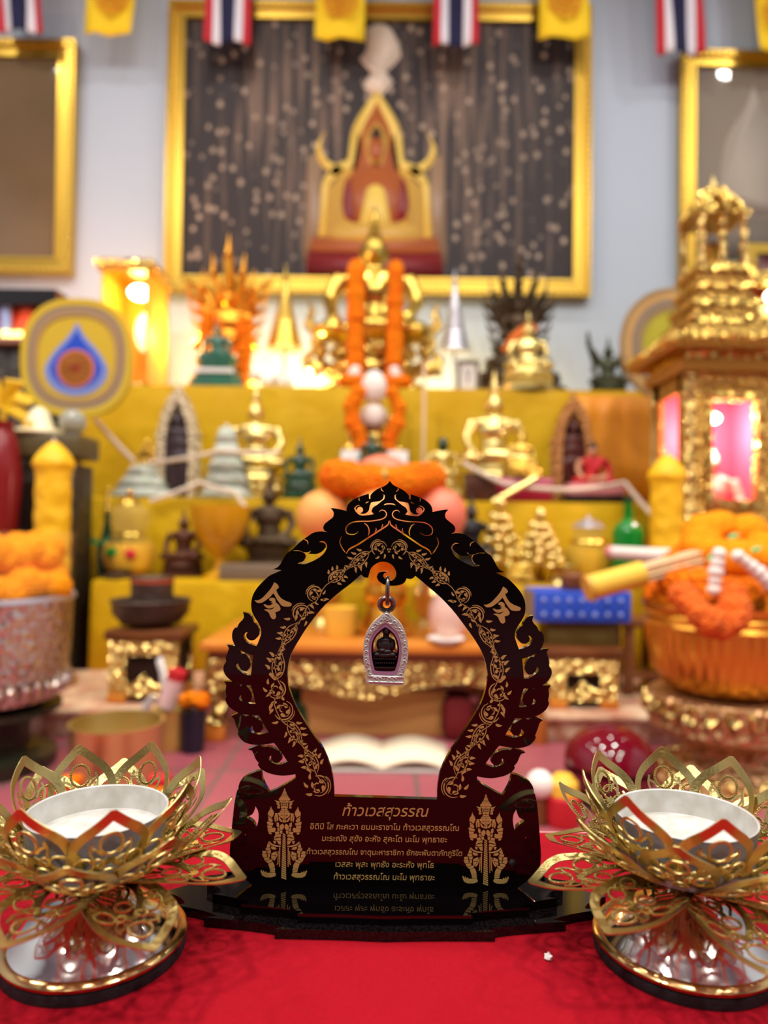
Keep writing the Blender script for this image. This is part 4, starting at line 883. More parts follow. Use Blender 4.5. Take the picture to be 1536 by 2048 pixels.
# tiered parasols
def chatra(px, pyt, pyb, w, y, m, label, n=9):
    zt, zb = Z(pyt, y), Z(pyb, y); t = thing('tiered_parasol', label, 'tiered parasol', (X(px, y, 650), y, T1))
    G().lathe([(0, 0), (.05, 0), (.05, .015), (.012, .03), (.008, .05), (.006, zb-T1), (.006, zb-T1+.05)], 14).obj('pole', GOLD if m != SILVER else SILVER, t)
    g = G(); h = (zt-zb)*.78
    for k in range(n):
        u = k/n; r = L(w, y)/2*(1-u)**1.1+.008; z0 = zb-T1+h*u
        g.lathe([(r*1.0, z0-.004), (r*1.04, z0), (r, z0+h/n*.55), (r*.86, z0+h/n*.7), (r*.8, z0+h/n)], 20)
    g.obj('parasol_tiers', m, t)
    G().lathe([(.014, zb-T1+h), (.017, zb-T1+h+.02), (.007, zb-T1+h*1.1), (.0, zt-T1)], 10).obj('spire', m, t); return t
chatra(570, 530, 700, 66, 3.7, GOLD, 'gold tiered parasol on thin pole left of the tallest gold statue')
chatra(909, 534, 700, 54, 3.7, SILVER, 'silver tiered parasol on thin pole right of the tallest gold statue')
t = thing('small_card_frame', 'small white framed card standing below the silver parasol', 'photo frame', (X(936, 3.42, 745), 3.42, T1)); w, h = L(46, 3.42)/2, .155
G().ring(frame_poly(-w, w, 0, h), frame_poly(-w+.018, w-.018, .018, h-.018), -.008, .008).obj('frame', mat('grey_frame', S(120, 110, 92), .5), t)
G().box((0, .002, h/2), (2*w-.03, .006, h-.03)).obj('card', WHITE, t)
q = G(); q.tube([(-.014, -.003, .11), (0, -.003, .085), (.014, -.003, .11)], .004, 5); q.tube([(0, -.003, .085), (0, -.003, .045)], .004, 5); q.obj('printed_mark', BLACKS, t)
naga(1036, 3.66, T1, Z(540, 3.66)-T1, .5, BRONZE, 'dark bronze figure under a flared serpent hood with orange cloth', .32, BRONZE, ORCL, .3, .44)
statue('gold_statue', 'pale gold seated statue in front of the dark bronze serpent-hood statue', 1055, 3.38, T1, .235, .27, .10, GOLDP, GOLDP, fin=1)
t = statue('bronze_statue', 'small dark green bronze figure with many arms near the right round fan', 1216, 3.5, T1, .2, .2, .06, DKGREEN, DKGREEN, fin=.9)
g = G()
for s in (1, -1):
    for k in range(4): g.tube([(s*.03, .01, .17), (s*(.07+.01*k), .0, .15+.035*k), (s*(.085+.008*k), -.03, .19+.04*k)], [.012, .01, .007], 6)
g.obj('extra_arms', DKGREEN, t)
t = thing('white_blossoms', 'cluster of bright white blossoms beside the gold tiered parasol', 'flowers', (X(548, 3.45, 760), 3.45, T1))
g = G()
for k in range(11): g.ball((random.uniform(-.085, .085), random.uniform(-.03, .03), .03+random.random()*.045), .03, 12, 8, .12, 5)
g.obj('blossoms', JASM, t); lamp('blossom_glow', 'POINT', (X(560, 3.6), 3.66, T1+.06), 9, (1, .85, .6), .04)
wl = lamp('added_wall_light', 'AREA', ((X(380, 3.76)+X(1120, 3.76))/2, 3.80, T1+.03), 19, (1, .68, .3), .2, (math.radians(130), 0, 0))
wl.data.shape = 'RECTANGLE'; wl.data.size = X(1120, 3.76)-X(380, 3.76); wl.data.size_y = .03   # added unseen light behind the statues, gives the wall its warm glow
# lit shrine box
y0 = 3.42; xa, xb = X(194, y0), X(291, y0); zt = Z(540, y0); t = thing('lit_shrine_box', 'small gilded shrine box glowing with a lamp, behind the left round fan', 'shrine', ((xa+xb)/2, y0, T1)); w = (xb-xa)/2; h = zt-T1
gm = mat('shrine_box_inside', S(250, 176, 50), .5); dpt = .32
G().box((0, dpt-.01, h/2), (2*w, .02, h)).obj('back_panel', gm, t)
for s in (1, -1): G().box((s*(w-.008), dpt/2, h/2), (.016, dpt, h)).obj('side_panel', mat('shrine_glow_gold', S(232, 160, 40), .45) if s == 1 else bpy.data.materials['shrine_glow_gold'], t)
G().box((0, dpt/2, .015), (2*w, dpt, .03)).obj('floor_panel', GOLDC, t)
G().box((0, dpt/2-.01, h+.015), (2*w+.05, dpt+.06, .03), .006).obj('roof_slab', GOLDC, t); G().box((0, dpt/2-.01, h-.012), (2*w+.02, dpt+.03, .024)).obj('cornice', GOLD, t)
bulb = mat('lit_bulb', (1, .88, .6, 1), .5, emit=14)
G().ball((.03, .12, h-.085), (.055, .055, .035), 16, 10).obj('bulb', bulb, t)
G().ball((.04, .2, h*.55), (.06, .05, .1), 14, 10).obj('inner_glow_globe', mat('frosted_globe', (1, .8, .4, 1), .5, emit=2.2), t)
lamp('shrine_box_lamp', 'POINT', (t.location.x+.03, y0+.06, T1+h-.17), 5, (1, .66, .22), .04)
lamp('shrine_wall_fill', 'POINT', (t.location.x+w+.14, y0+.2, T1+.3), 13, (1, .58, .18), .05)  # added lamp outside the box, throws an orange glow on the wall

# ---------------------------------------------------------------- round ceremonial fans
def sq_circle(r, k=.0, n=64, rz=1.0):
    q = []
    for i in range(n):
        a = 2*PI*i/n; c_, s_ = math.cos(a), math.sin(a); e = 2/(2+k)
        q.append((r*math.copysign(abs(c_)**e, c_), rz*r*math.copysign(abs(s_)**e, s_)))
    return q
def fan(px, py, rpx, y, label, rings, zfoot, k=.35, emblem=False):
    t = thing('ceremonial_fan', label, 'ceremonial fan', (X(px, y, py), y, zfoot)); zc = Z(py, y, px)-zfoot; R_ = L(rpx, y); rz = 1.06
    sh = lambda q: [(a, b+zc) for a, b in q]
    G().tube([(0, .02, .02), (0, .02, zc-R_*.6)], .012, 10).obj('handle', WOODB, t); G().lathe([(0, 0), (.06, 0), (.06, .02), (.03, .04), (.015, .07)], 24, (0, .02, 0)).obj('foot', WOODB, t)
    prev = 1.0
    for i, (r, m) in enumerate(rings):
        o_ = sh(sq_circle(R_*prev, k, rz=rz)); nx = rings[i+1][0] if i+1 < len(rings) else 0
        if i+1 < len(rings): G().ring(o_, sh(sq_circle(R_*r, k, rz=rz)), -.012+.002*(i % 2), .012).obj('fan_band', m, t)
        else: G().prism(o_, -.008, .008).obj('fan_field', m, t)
        prev = r
    if emblem:
        dr = [(0, .98), (.17, .66), (.46, .3), (.66, -.08), (.62, -.38), (.42, -.62), (.2, -.72), (0, -.75)]
        for s_, m, d in ((1, mat('emblem_pale_blue', S(120, 140, 206), .7), .011), (.8, mat('emblem_blue', S(24, 74, 196), .7), .013)):
            q = [(a*R_*.84*s_, (b-.1)*R_*.76*s_-.04*R_) for a, b in dr]; q = smooth(q+[(-a, b) for a, b in q[-2:0:-1]], True, 4, 70)
            G().prism(sh(q), -d, -.004).obj('drop_emblem', m, t)
        cz = -.2*R_
        for r, m, d in ((.34, mat('emblem_orange', S(206, 120, 80), .7), .015), (.29, mat('emblem_brown', S(150, 88, 24), .7), .017), (.07, mat('emblem_dark_red', S(140, 40, 24), .7), .019)):
            G().prism(sh([(a*1, b+cz) for a, b in sq_circle(R_*r, 0, 40)]), -d, -.006).obj('wheel_emblem', m, t)
        q = G()
        for i in range(12): a = i*PI/6; q.tube([(R_*.08*math.cos(a), -.018, zc+cz+R_*.08*math.sin(a)), (R_*.26*math.cos(a), -.018, zc+cz+R_*.26*math.sin(a))], .0035, 5)
        q.obj('wheel_spokes', mat('emblem_amber', S(176, 108, 30), .7), t)
    return t
fy1 = mat('fan_olive_yellow', S(206, 176, 44), .75); fb1 = mat('fan_beige_braid', S(170, 138, 92), .7, 0, ('w', 60, .4, .003)); fg1 = mat('fan_gold_braid', S(176, 146, 76), .6, 0, ('w', 60, .4, .003)); fgr = mat('fan_mauve_band', S(150, 128, 104), .7)
fan(155, 716, 112, 2.70, 'round yellow fan with a blue drop emblem and brown wheel', [(.88, fy1), (.79, fgr), (.70, fb1), (.0, fy1)], .0, .5, True)
fan(1348, 690, 108, 2.95, 'round beige and gold fan half hidden behind the gilded tower', [(.92, fb1), (.8, mat('fan_tan_silk', S(206, 160, 92), .6)), (.66, fgr), (.58, fg1), (0, mat('fan_lime_silk', S(190, 178, 44), .6))], T2, .2)

# ---------------------------------------------------------------- far left: dark cabinet shelf with glowing flowers
y0 = 3.25; xr = X(104, y0); zt = Z(586, y0); zs = Z(700, y0)
t = thing('tall_dark_cabinet', 'tall dark cabinet with an open shelf at the left edge', 'cabinet', (xr-.5, y0, 0))
G().box((0, .2, zs/2), (1.0, .4, zs), .006).obj('body', DARKW, t); G().box((0, .39, (zs+zt)/2), (1.0, .02, zt-zs)).obj('back_panel', BLACKS, t)
G().box((0, .2, zt-.035), (1.0, .4, .07)).obj('top_board', BLACKS, t); G().box((.49, .2, (zs+zt)/2), (.02, .4, zt-zs-.14)).obj('side_panel', BLACKS, t); G().box((0, .18, zs+.012), (1.03, .44, .03), .005).obj('shelf_board', mat('shelf_mauve', S(150, 104, 80), .4), t)
redg = mat('red_orange_silk', S(255, 96, 56), .7)
for k, (px, lab) in enumerate(((18, 'red silk flower bunch at the picture edge on dark shelf'), (52, 'red-orange silk flower bunch in the middle of dark shelf'), (84, 'red-orange silk flower bunch touching the yellow round fan'))):
    t = thing('silk_flowers', lab, 'flowers', (X(px, 3.36, 650), 3.36, zs+.027), 0, 'silk flowers on the dark shelf'); g = G()
    for j in range(9): g.ball((random.uniform(-.05, .05), random.uniform(-.04, .04), .08+.06*(j//3)+random.uniform(-.01, .01)), .044, 12, 8, .15, 5)
    g.obj('blossoms', redg, t); G().lathe([(0, 0), (.03, 0), (.045, .03), (.04, .06), (0, .06)], 16).obj('cup', GOLD, t)
glow = mat('lit_candle_glass', (1, .78, .25, 1), .5, emit=3.0)
for k, px in enumerate((6, 30, 52, 78)):
    tag(G().lathe([(0, 0), (.02, 0), (.026, .012), (.026, .04), (.018, .045), (0, .04)], 18).obj('candle_light', glow, None, (X(px, 3.28), 3.28, zs+.0275)), ('glowing yellow candle light at the picture edge on dark shelf', 'glowing yellow candle light, second from the picture edge on dark shelf', 'glowing yellow candle light, third from the picture edge on dark shelf', 'glowing yellow candle light nearest the round fan on dark shelf')[k], 'candle', 'candle lights on the dark shelf')
lamp('shelf_glow', 'POINT', (X(50, 3.3), 3.28, zs+.3), 26, (1, .5, .3), .04)
tag(G().tube([(X(4, 3.3), 3.3, zs+.03), (X(4, 3.3), 3.3, Z(596, 3.3))], .025, 12).obj('blue_white_tube', mat('pale_blue_glass', S(170, 190, 240), .2)), 'pale blue upright tube on dark shelf, cut by the picture edge', 'candle')
t = thing('dark_low_cabinet', 'dark carved cabinet behind the left yellow candle', 'cabinet', (X(0, 2.46, 900)-.06, 2.46, 0)); zt = Z(868, 2.46, 90); w = X(150, 2.46)-t.location.x
G().box((0, .075, zt/2-.05), (2*w, .15, zt-.1), .004).obj('body', DARKW, t); G().box((0, .065, zt-.04), (2*w+.04, .19, .08), .01).obj('top_slab', mat('cabinet_top_olive', S(92, 80, 48), .4), t)
for k in (-1, 0, 1): G().box((k*w*.62, .004, zt-.34), (w*.5, .014, .36), .004).obj('door_panel', mat('cabinet_door', S(38, 26, 20), .35) if k == -1 else bpy.data.materials['cabinet_door'], t)
for px, py, c in ((10, 1040, SILVER), (10, 945, SILVER)):
    G().ball((X(px, 2.44, py)-t.location.x, -.008, Z(py, 2.44)), .012, 10, 8).obj('knob', c, t)
yl = 2.525; zc2 = zt+.001
t = thing('cream_dish_cover', 'cream domed dish cover on dark carved cabinet, under the yellow fan', 'dish cover', (X(78, yl, 850), yl, zc2)); G().lathe([(.105, 0), (.11, .006), (.09, .014), (.05, .03), (.04, .06), (.03, .085), (.012, .1), (0, .102)], 32).obj('cover', mat('cream_glaze', S(252, 240, 196), .25, coat=.5), t); G().ball((-.01, -.055, .03), (.022, .02, .016)).obj('amber_boss', mat('amber_boss', S(220, 170, 60), .4), t)
tag(G().ball((0, 0, .045), .045, 24, 16).obj('glass_ball', GREY if False else mat('misty_glass_ball', S(210, 214, 196), .08, trans=.5), None, (X(146, 2.5, 815), 2.5, zc2)), 'small clear glass ball at the lower rim of the yellow fan', 'glass ball')
t = thing('yellow_bow', 'yellow ribbon bow at the left picture edge by the dark cabinet', 'bow', (X(8, 2.54, 790), 2.54, zc2)); g = G()
for k, (a, l) in enumerate(((.9, .1), (.2, .1), (-.4, .09), (2.2, .1), (2.9, .1))): g.tube([(0, 0, .1), (l*.6*math.cos(a), -.02, .1+l*.8*math.sin(a)+.02), (l*math.cos(a), 0, .1+l*math.sin(a))], [.012, .03, .02], 8, flat=.5)
g.tube([(0, 0, 0), (0, 0, .1)], .01, 8); g.obj('ribbon_loops', mat('yellow_ribbon', S(236, 190, 24), .5), t)
t = thing('red_vase', 'dark red vase at the left picture edge beside the yellow candle', 'vase', (X(-4, 2.36, 900), 2.36, 0)); G().lathe([(0, 0), (.07, 0), (.08, .03), (.05, .2), (.06, .5), (.075, .72), (.06, .84), (.045, .87), (.05, .9), (.03, .9)], 28).obj('body', mat('dark_red_glaze', S(130, 20, 24), .25), t)
# ---------------------------------------------------------------- middle step
def niche(px, pyt, pyb, wpx, y, m, mfig, label):
    zt, zb = Z(pyt, y), T2; w = L(wpx, y)/2; h = zt-zb; t = thing('arched_niche', label, 'shrine niche', (X(px, y, 880), y, zb))
    q = [(w, 0), (w, h*.5), (w*.96, h*.62), (w*.8, h*.76), (w*.5, h*.88), (w*.2, h*.95), (0, h)]
    o_ = q+[(-a, b) for a, b in q[-2::-1]]; i_ = [(a*.62, .012+b*.84 if b > 0 else .012) for a, b in o_]
    G().ring(o_, i_, -.03, .03).obj('arch_frame', m, t); G().prism(i_, .022, .03).obj('back_panel', mat('niche_dark_back', S(46, 22, 18), .5) if 'niche_dark_back' not in bpy.data.materials else bpy.data.materials['niche_dark_back'], t)
    for s in (1, -1):
        g = G()
        for k in range(9):
            a, b = q[min(6, int(k*.7))]; p = (s*w*(1-.0*k)*(1 if k < 5 else 1-(k-4)*.2), h*(.18+.09*k) if k < 6 else h*(.66+.05*(k-5)))
            g.tube([(p[0]*.95, 0, p[1]-.02), (p[0]*1.12, 0, p[1]+.01), (p[0]*1.1, 0, p[1]+.035)], [.012, .009, .002], 6)
        g.obj('flame_crest', m, t)
    G().tube([(0, 0, h*.97), (0, 0, h*1.06)], [.012, .001], 6).obj('tip', m, t)
    G().box((0, 0, .006), (2*w*1.05, .08, .012)).obj('sill', m, t)
    link('standing_figure', STAND, t, (0, -.01, .012), h*.74, mfig); return t
niche(357, 778, 985, 76, 3.08, IVORY, mat('dark_plum_figure', S(60, 46, 52), .4), 'ivory pointed arch with dark standing figure, left on the middle step')
niche(1145, 786, 985, 76, 3.08, BRAR, mat('maroon_figure', S(84, 36, 28), .35), 'brown pointed arch with maroon standing figure behind the red-robed monk statue')
statue('gold_statue', 'pale gold slender seated statue beside the ivory arch on the middle step', 510, 3.07, T2, .3, .27, .13, GOLDP, GOLDP, fin=1.15)
statue('gold_statue', 'pale gold slender seated statue above the crimson cushion on the middle step', 988, 3.02, T2, .315, .27, .155, GOLDP, GOLDP, fin=1.25)
statue('emerald_statue', 'dark emerald seated statue on a green base, left of the marigold-draped white figure', 600, 3.0, T2, .15, .16, .09, EMER, EMER, fin=.8)
t = statue('gold_statue', 'small gold statue with a black-green head right of the thin candle stick', 886, 3.08, T2, .17, .2, .11, GOLDP, GOLDP); G().ball((0, 0, .106+.735*.189), (.024, .026, .034)).obj('dark_head', EMER, t)
statue('gold_statue', 'small bright gold seated statue on the crimson box', 1042, 2.95, T2+.1, .14, .19, .05, GOLD, GOLD, fin=1)
t = thing('crimson_box', 'crimson covered box under the small bright gold statue', 'box', (X(1040, 2.95, 970), 2.95, T2)); G().box((0, 0, .05), (.235, .12, .098), .004).obj('body', CRIM, t); G().box((0, 0, .084), (.24, .125, .018), .004).obj('pink_trim', mat('pink_trim', S(206, 120, 140), .5), t)
t = thing('brown_box', 'brown lacquer box between the slender gold statue and the crimson box', 'box', (X(958, 2.93, 970), 2.915, T2)); G().box((0, 0, .05), (.12, .09, .1), .004).obj('body', BRONZEB, t); G().box((0, 0, .106), (.126, .096, .012), .003).obj('lid', BRONZEB, t)
# monk statue
t = thing('monk_statue', 'monk statue in red robe seated on a pink cushion by the brown arch', 'statue', (X(1186, 2.95, 930), 2.95, T2+.028))
G().box((0, 0, .025), (.225, .13, .05), .012).obj('pink_cushion', mat('pink_cushion', S(226, 140, 140), .6), t)
link('body', BODY, t, (0, 0, .046), .19, SKIN); link('robe', ROBE, t, (0, 0, .046), .19, REDC)
G().ball((0, .004, .046+.155), (.019, .02, .02)).obj('dark_hair', mat('dark_hair', S(60, 44, 40), .6), t)
tag(G().box((0, 0, .0135), (.27, .15, .027), .003).obj('wooden_plinth', BLACKS, None, (X(1188, 2.95, 1000), 2.95, T2)), 'thin black plinth under the red-robed monk statue', 'plinth')
# marigold-draped white figure, centre
t = thing('white_statue', 'white-headed figure between orange garlands, centre of the middle step', 'statue', (X(748, 3.15, 800), 3.15, T2))
pedestal(.2, .2, GOLDB, t, 0); link('body', BODY, t, (0, 0, .196), .33, GOLD); G().ball((0, -.006, .2+.3), (.055, .05, .075), 20, 14).obj('white_head_cover', JASM, t); G().ball((0, -.02, .2+.17), (.06, .045, .055), 18, 12).obj('white_scarf', JASM, t)
for s, lab in ((-1, 'left'), (1, 'right')):
    y = 3.06; xx = 748+s*38
    k = puffs([(X(xx-s*4, y), y, Z(785, y)), (X(xx+s*10, y), y, Z(815, y)), (X(xx+s*6, y), y, Z(850, y)), (X(xx-s*8, y), y, Z(872, y)), (X(xx-s*10, y), y, Z(892, y))], .033, MARI, 'marigold_garland')
    tag(k, 'orange marigold garland hanging %s of the white-headed figure' % lab, 'garland', 'garlands on the middle step')
    tag(G().box((0, 0, .105), (.085, .07, .21), .004).obj('white_block', WHITE, None, (X(748+s*46, 3.03), 3.03, T2)), 'white stand beneath the %s garland of the white-headed figure' % lab, 'stand', 'white stands')
statue('emerald_statue', 'tiny dark green statue just above the stack of pomelos', 744, 2.96, T2+.11, .12, .11, .05, EMER, GOLD)
tag(G().box((0, 0, .055), (.12, .1, .109), .004).obj('gold_block', GOLDC, None, (X(744, 2.96), 2.96, T2)), 'carved gold block under the tiny dark green statue', 'stand')
tag(G().tube([(0, 0, 0), (.002, 0, Z(722, 3.12)-T2)], .0085, 10).obj('candle_stick', mat('pale_candle', S(236, 206, 160), .5), None, (X(847, 3.12, 820), 3.12, T2)), 'tall thin pale candle standing right of the marigold-draped figure', 'candle')
t = thing('orange_panel', 'orange panel hanging on the right end of the top altar step', 'cloth', (X(1235, 3.24, 880), 3.245, T2)); g = G(); w = L(95, 3.24)  # thin orange sheet before the right end of the yellow step
me = bake(g.grid([[(-w+2*w*i/30, .006*math.sin(i*.9)-.01, z) for z in (.012, .2, .4, T1-T2-.04)] for i in range(31)]).mesh('panel_sheet', 0), mods=[('SOLIDIFY', dict(thickness=.003))]); me.materials.append(mat('panel_orange', S(240, 146, 30), .5, 0, None, (3, S(234, 160, 34), .5))); link('panel_sheet', me, t)
# folded banknote trees
def notes(px, y, wpx, hpx, label, k):
    w, h = L(wpx, y), L(hpx, y); t = thing('banknote_tree', label, 'money tree', (X(px, y, 960), y, T2)); g = G(); n = 3+k
    for i in range(n):
        u = i/n; r = w/2*(1-.72*u); z0 = h*u; m = int(22-10*u); rows = [[], []]
        for j in range(2*m):
            a = PI*j/m; kk = 1 if j % 2 else .86
            rows[0].append((r*kk*math.cos(a), r*.6*kk*math.sin(a), z0+.004)); rows[1].append((r*.6*math.cos(a), r*.36*math.sin(a), z0+h/n*1.15))
        g.grid(rows, cv=True)
    o = g.obj('folded_notes', NOTE, t, ang=20); md = o.modifiers.new('s', 'SOLIDIFY'); md.thickness = .0015
    G().lathe([(0, 0), (w*.16, 0), (w*.1, h*.9), (.012, h), (.008, h*1.08), (0, h*1.1)], 12).obj('core', mat('tree_core', S(220, 214, 190), .6) if k == 0 else bpy.data.materials['tree_core'], t)
    return t
notes(285, 2.93, 140, 62, 'low wide money tree of folded banknotes below the ivory arch', 0)
notes(452, 2.93, 112, 138, 'tall pointed money tree of folded banknotes left of the emerald statue', 2)
t = thing('small_gold_tree', 'small yellow-gold leafed ornament left of the ivory arch', 'ornament', (X(290, 3.14, 900), 3.14, T2)); g = G()
for k in range(26): a = random.random()*6.28; r = random.random()*.06; g.ball((r*math.cos(a), r*math.sin(a)*.6, .06+.2*random.random()*(1-r*8)), (.018, .012, .022), 8, 5)
g.obj('gilt_leaves', GOLD, t); G().tube([(0, 0, 0), (0, 0, .2)], .006, 6).obj('stem', GOLD, t)
# sacred cord running between the statues
def cord(pts, r, label):
    P_ = [at(px, py, y) for px, py, y in pts]; Q_ = []
    for i in range(len(P_)-1):
        for u in (0, .25, .5, .75):
            p = P_[i].lerp(P_[i+1], u); p.z -= .02*math.sin(PI*u)*(P_[i+1]-P_[i]).length; Q_.append(p)
    Q_.append(P_[-1]); return tag(G().tube(Q_, r, 6).obj('sacred_cord', CORDM), label, 'cord', 'white cords strung between the statues')
cord([(190, 838, 2.8), (268, 922, 2.84)], .010, 'pale cord slanting down from the yellow fan')
cord([(296, 926, 2.9), (440, 902, 2.84), (560, 905, 2.84)], .008, 'pale cord running level in front of the ivory arch')
cord([(300, 1002, 2.80), (400, 965, 2.82), (470, 985, 2.80), (520, 1050, 2.76), (600, 1090, 2.70)], .009, 'pale cord sagging behind the orange goblet')
cord([(925, 925, 2.86), (1010, 968, 2.84), (1140, 980, 2.82), (1250, 965, 2.82), (1320, 1045, 2.6)], .009, 'pale cord crossing the crimson box and monk cushion')
tag(G().tube([at(985, 1004, 2.8), at(1072, 955, 2.83)], .012, 8).obj('gold_wand', GOLDP), 'short pale gold wand slanting in front of the crimson box', 'wand')

# ---------------------------------------------------------------- lowest yellow step
y = 2.66
t = thing('glass_jar_lamp', 'glass jar lamp with yellow oil left of the brown seated statue', 'oil lamp', (X(258, y, 1100), y, T3)); gl = [(0, .0), (.045, 0), (.085, .03), (.098, .075), (.088, .12), (.06, .15)]
G().lathe([(a*.96, b+.004) for a, b in gl[:5]]+[(0, .12)], 32).obj('yellow_oil', OILY, t); G().lathe(gl+[(.056, .156), (.075, .2), (.072, .24), (.045, .265), (.04, .26), (.068, .235), (.07, .2), (.052, .156)], 32).obj('glass_body', GLASS, t)
G().lathe([(.058, .148), (.064, .152), (.058, .16)], 28).obj('gold_collar', GOLD, t); G().lathe([(0, .258), (.046, .26), (.03, .28), (.01, .29), (.012, .31), (0, .32)], 24).obj('lid', GOLD, t)
for dx, dz, c in ((-.03, .09, GGREEN), (.035, .085, REDC)): G().ball((dx, -.088, dz), (.022, .008, .018)).obj('painted_flower', c, t)
t = thing('glass_jar_lamp', 'glass jar lamp with yellow oil beside the green bottle', 'oil lamp', (X(1176, y, 1100), y, T3))
G().lathe([(a*.94, b+.004) for a, b in gl[:5]]+[(0, .12)], 32).obj('yellow_oil', OILY, t); G().lathe([(a*.98, b) for a, b in gl]+[(.056, .156), (.06, .2), (.05, .2), (.05, .158)], 32).obj('glass_body', GLASS, t)
G().lathe([(.064, .14), (.072, .145), (.064, .156)], 28).obj('gold_collar', GOLD, t); G().lathe([(0, .196), (.062, .2), (.04, .22), (.012, .23), (0, .25)], 24).obj('lid', SILVER, t)
statue('bronze_statue', 'small reddish brown seated statue between glass jar and orange goblet', 370, 2.72, T3, .17, .17, .06, BRONZEB, BRONZEB, fin=.8)
statue('bronze_statue', 'dark bronze seated statue on a broad stepped base left of the pomelos', 540, 2.72, T3, .24, .25, .11, BRONZE, BRONZE, fin=.9, style=1)
gob = [(0, 0), (.062, 0), (.06, .012), (.025, .026), (.016, .05), (.02, .075), (.05, .105), (.082, .15), (.105, .21), (.112, .262), (.106, .262), (.098, .21), (.075, .155), (.04, .115), (0, .105)]
t = lathe_thing('amber_goblet', 'large amber glass goblet full of yellow oil, left of the stand', 'goblet', 441, 2.62, T3, [('glass', AMBER, gob), ('yellow_oil', OILY, [(0, .112), (.04, .122), (.075, .162), (.1, .24), (0, .24)])])
t = thing('green_sprig_bottle', 'small green bottle with a gold bead top left of glass jar', 'bottle', (X(214, 2.7, 1080), 2.7, T3)); G().lathe([(0, 0), (.03, 0), (.034, .05), (.036, .1), (.02, .15), (.012, .2), (.014, .23), (0, .232)], 20).obj('glass', EMER, t)
for k in range(4): G().ball((0, 0, .245+k*.025), .014-k*.002).obj('gold_bead', GOLD, t)
for k in range(3): G().tube([(0, 0, .1), (-.04+.05*k, -.03, .13), (-.07+.06*k, -.04, .1+.02*k)], [.006, .016, .003], 6, flat=.4).obj('leaf', LEAF, t)
statue('black_statue', 'small black standing-headed figure right of the pomelos', 944, 2.66, T3, .2, .14, .09, BLACKS, BLACKS, fin=.8)
# gold ornaments on the right
for px, y, h, w, lab in ((1000, 2.66, .27, .15, 'tiered gold ornament tree just right of the arch'), (1080, 2.6, .23, .15, 'tiered gold ornament tree near the blue box')):
    t = thing('gold_ornament_tree', lab, 'ornament', (X(px, y, 1100), y, T3)); g = G(); 
    G().lathe([(0, 0), (w*.36, 0), (w*.36, .012), (.02, .03), (.01, .06), (.008, h)], 20).obj('stem', GOLD, t)
    for k in range(5):
        r = w/2*(1-k*.17); m = 10-k
        for j in range(m): a = 2*PI*j/m+k; g.ball((r*math.cos(a), r*math.sin(a), .07+(h-.07)*k/5+.012*math.sin(j*3)), .017, 8, 6)
        g.lathe([(.01, .07+(h-.07)*k/5-.012), (r, .07+(h-.07)*k/5-.006), (r, .07+(h-.07)*k/5), (.01, .07+(h-.07)*k/5-.002)], 20)
    g.ball((0, 0, h+.01), (.018, .018, .03)); g.obj('gilt_buds', GOLDP, t)
statue('gold_statue', 'little gold seated statue low between the two gold ornament trees', 1042, 2.56, T3, .1, .12, .05, GOLD, GOLD, fin=1)
t = lathe_thing('gold_tray', 'low yellow-gold footed tray right of the two gold ornament trees', 'tray', 1120, 2.56, T3, [('tray', GOLDP, [(0, 0), (.04, 0), (.03, .02), (.03, .035), (.07, .05), (.075, .065), (.07, .06), (0, .055)])])
gb = Z(1092, 2.54)
t = thing('green_bottle', 'bright green glass bottle beside the right yellow candle', 'bottle', (X(1256, 2.54, 1050), 2.54, T3)); hh = Z(986, 2.54)-T3
G().lathe([(0, 0), (.05, 0), (.054, .012), (.054, hh*.58), (.045, hh*.66), (.018, hh*.74), (.014, hh*.9), (.018, hh*.93), (.012, hh*.94), (0, hh*.94)], 32).obj('glass', GGREEN, t); G().lathe([(0, hh*.92), (.017, hh*.93), (.017, hh), (0, hh)], 16).obj('cap', EMER, t)
tag(G().box((0, 0, .028), (.5, .17, .055), .004).obj('grey_tray_stack', mat('tray_grey_brown', S(126, 108, 86), .5), None, (X(590, 2.6), 2.6, T3)), 'grey flat tray on the lowest yellow step behind the arch', 'tray')
# ---------------------------------------------------------------- carved teak table with fruit, centre
y0 = 1.9; tz = Z(1290, y0); xa, xb = X(398, y0, 1290), X(1052, y0, 1290)
t = thing('teak_altar_table', 'orange teak altar table with gilded carved skirt, seen through the arch', 'table', ((xa+xb)/2, y0, 0)); w = (xb-xa)/2; D_ = .5
G().box((0, D_/2, tz-.012), (2*w, D_, .024), .006).obj('table_top', WOODO, t); G().box((0, D_/2, tz-.036), (2*w-.04, D_-.04, .024)).obj('top_moulding', WOODB, t)
sk = smooth([(-w+.05, tz-.05), (w-.05, tz-.05), (w-.05, tz-.13), (w*.6, tz-.105), (w*.3, tz-.125), (0, tz-.15), (-w*.3, tz-.125), (-w*.6, tz-.105), (-w+.05, tz-.13)], True, 4, 40)
G().prism(sk, .03, .055).obj('carved_skirt', GOLDC, t); G().box((0, D_/2, tz-.09), (2*w-.14, D_-.14, .08)).obj('inner_box', WOODB, t)
for a in (-w+.045, w-.045):
    for b in (.05, D_-.05):
        g = G(); g.tube([(a, b, tz-.05), (a*1.03, b-.008, tz*.6), (a*.99, b, tz*.3), (a*1.02, b-.01, .045)], [.035, .03, .022, .032], 10); lg = g.obj('leg', GOLDC, t)
        G().box((a*1.02, b-.01, .023), (.055, .05, .046), .006).obj('foot_block', WOODO, lg)
ty = 2.1
t = thing('offering_pedestal', 'orange-gold footed offering pedestal under the pomelos, seen through the arch', 'offering tray', (X(772, ty, 1150), ty, tz)); hz = Z(1085, ty)-tz
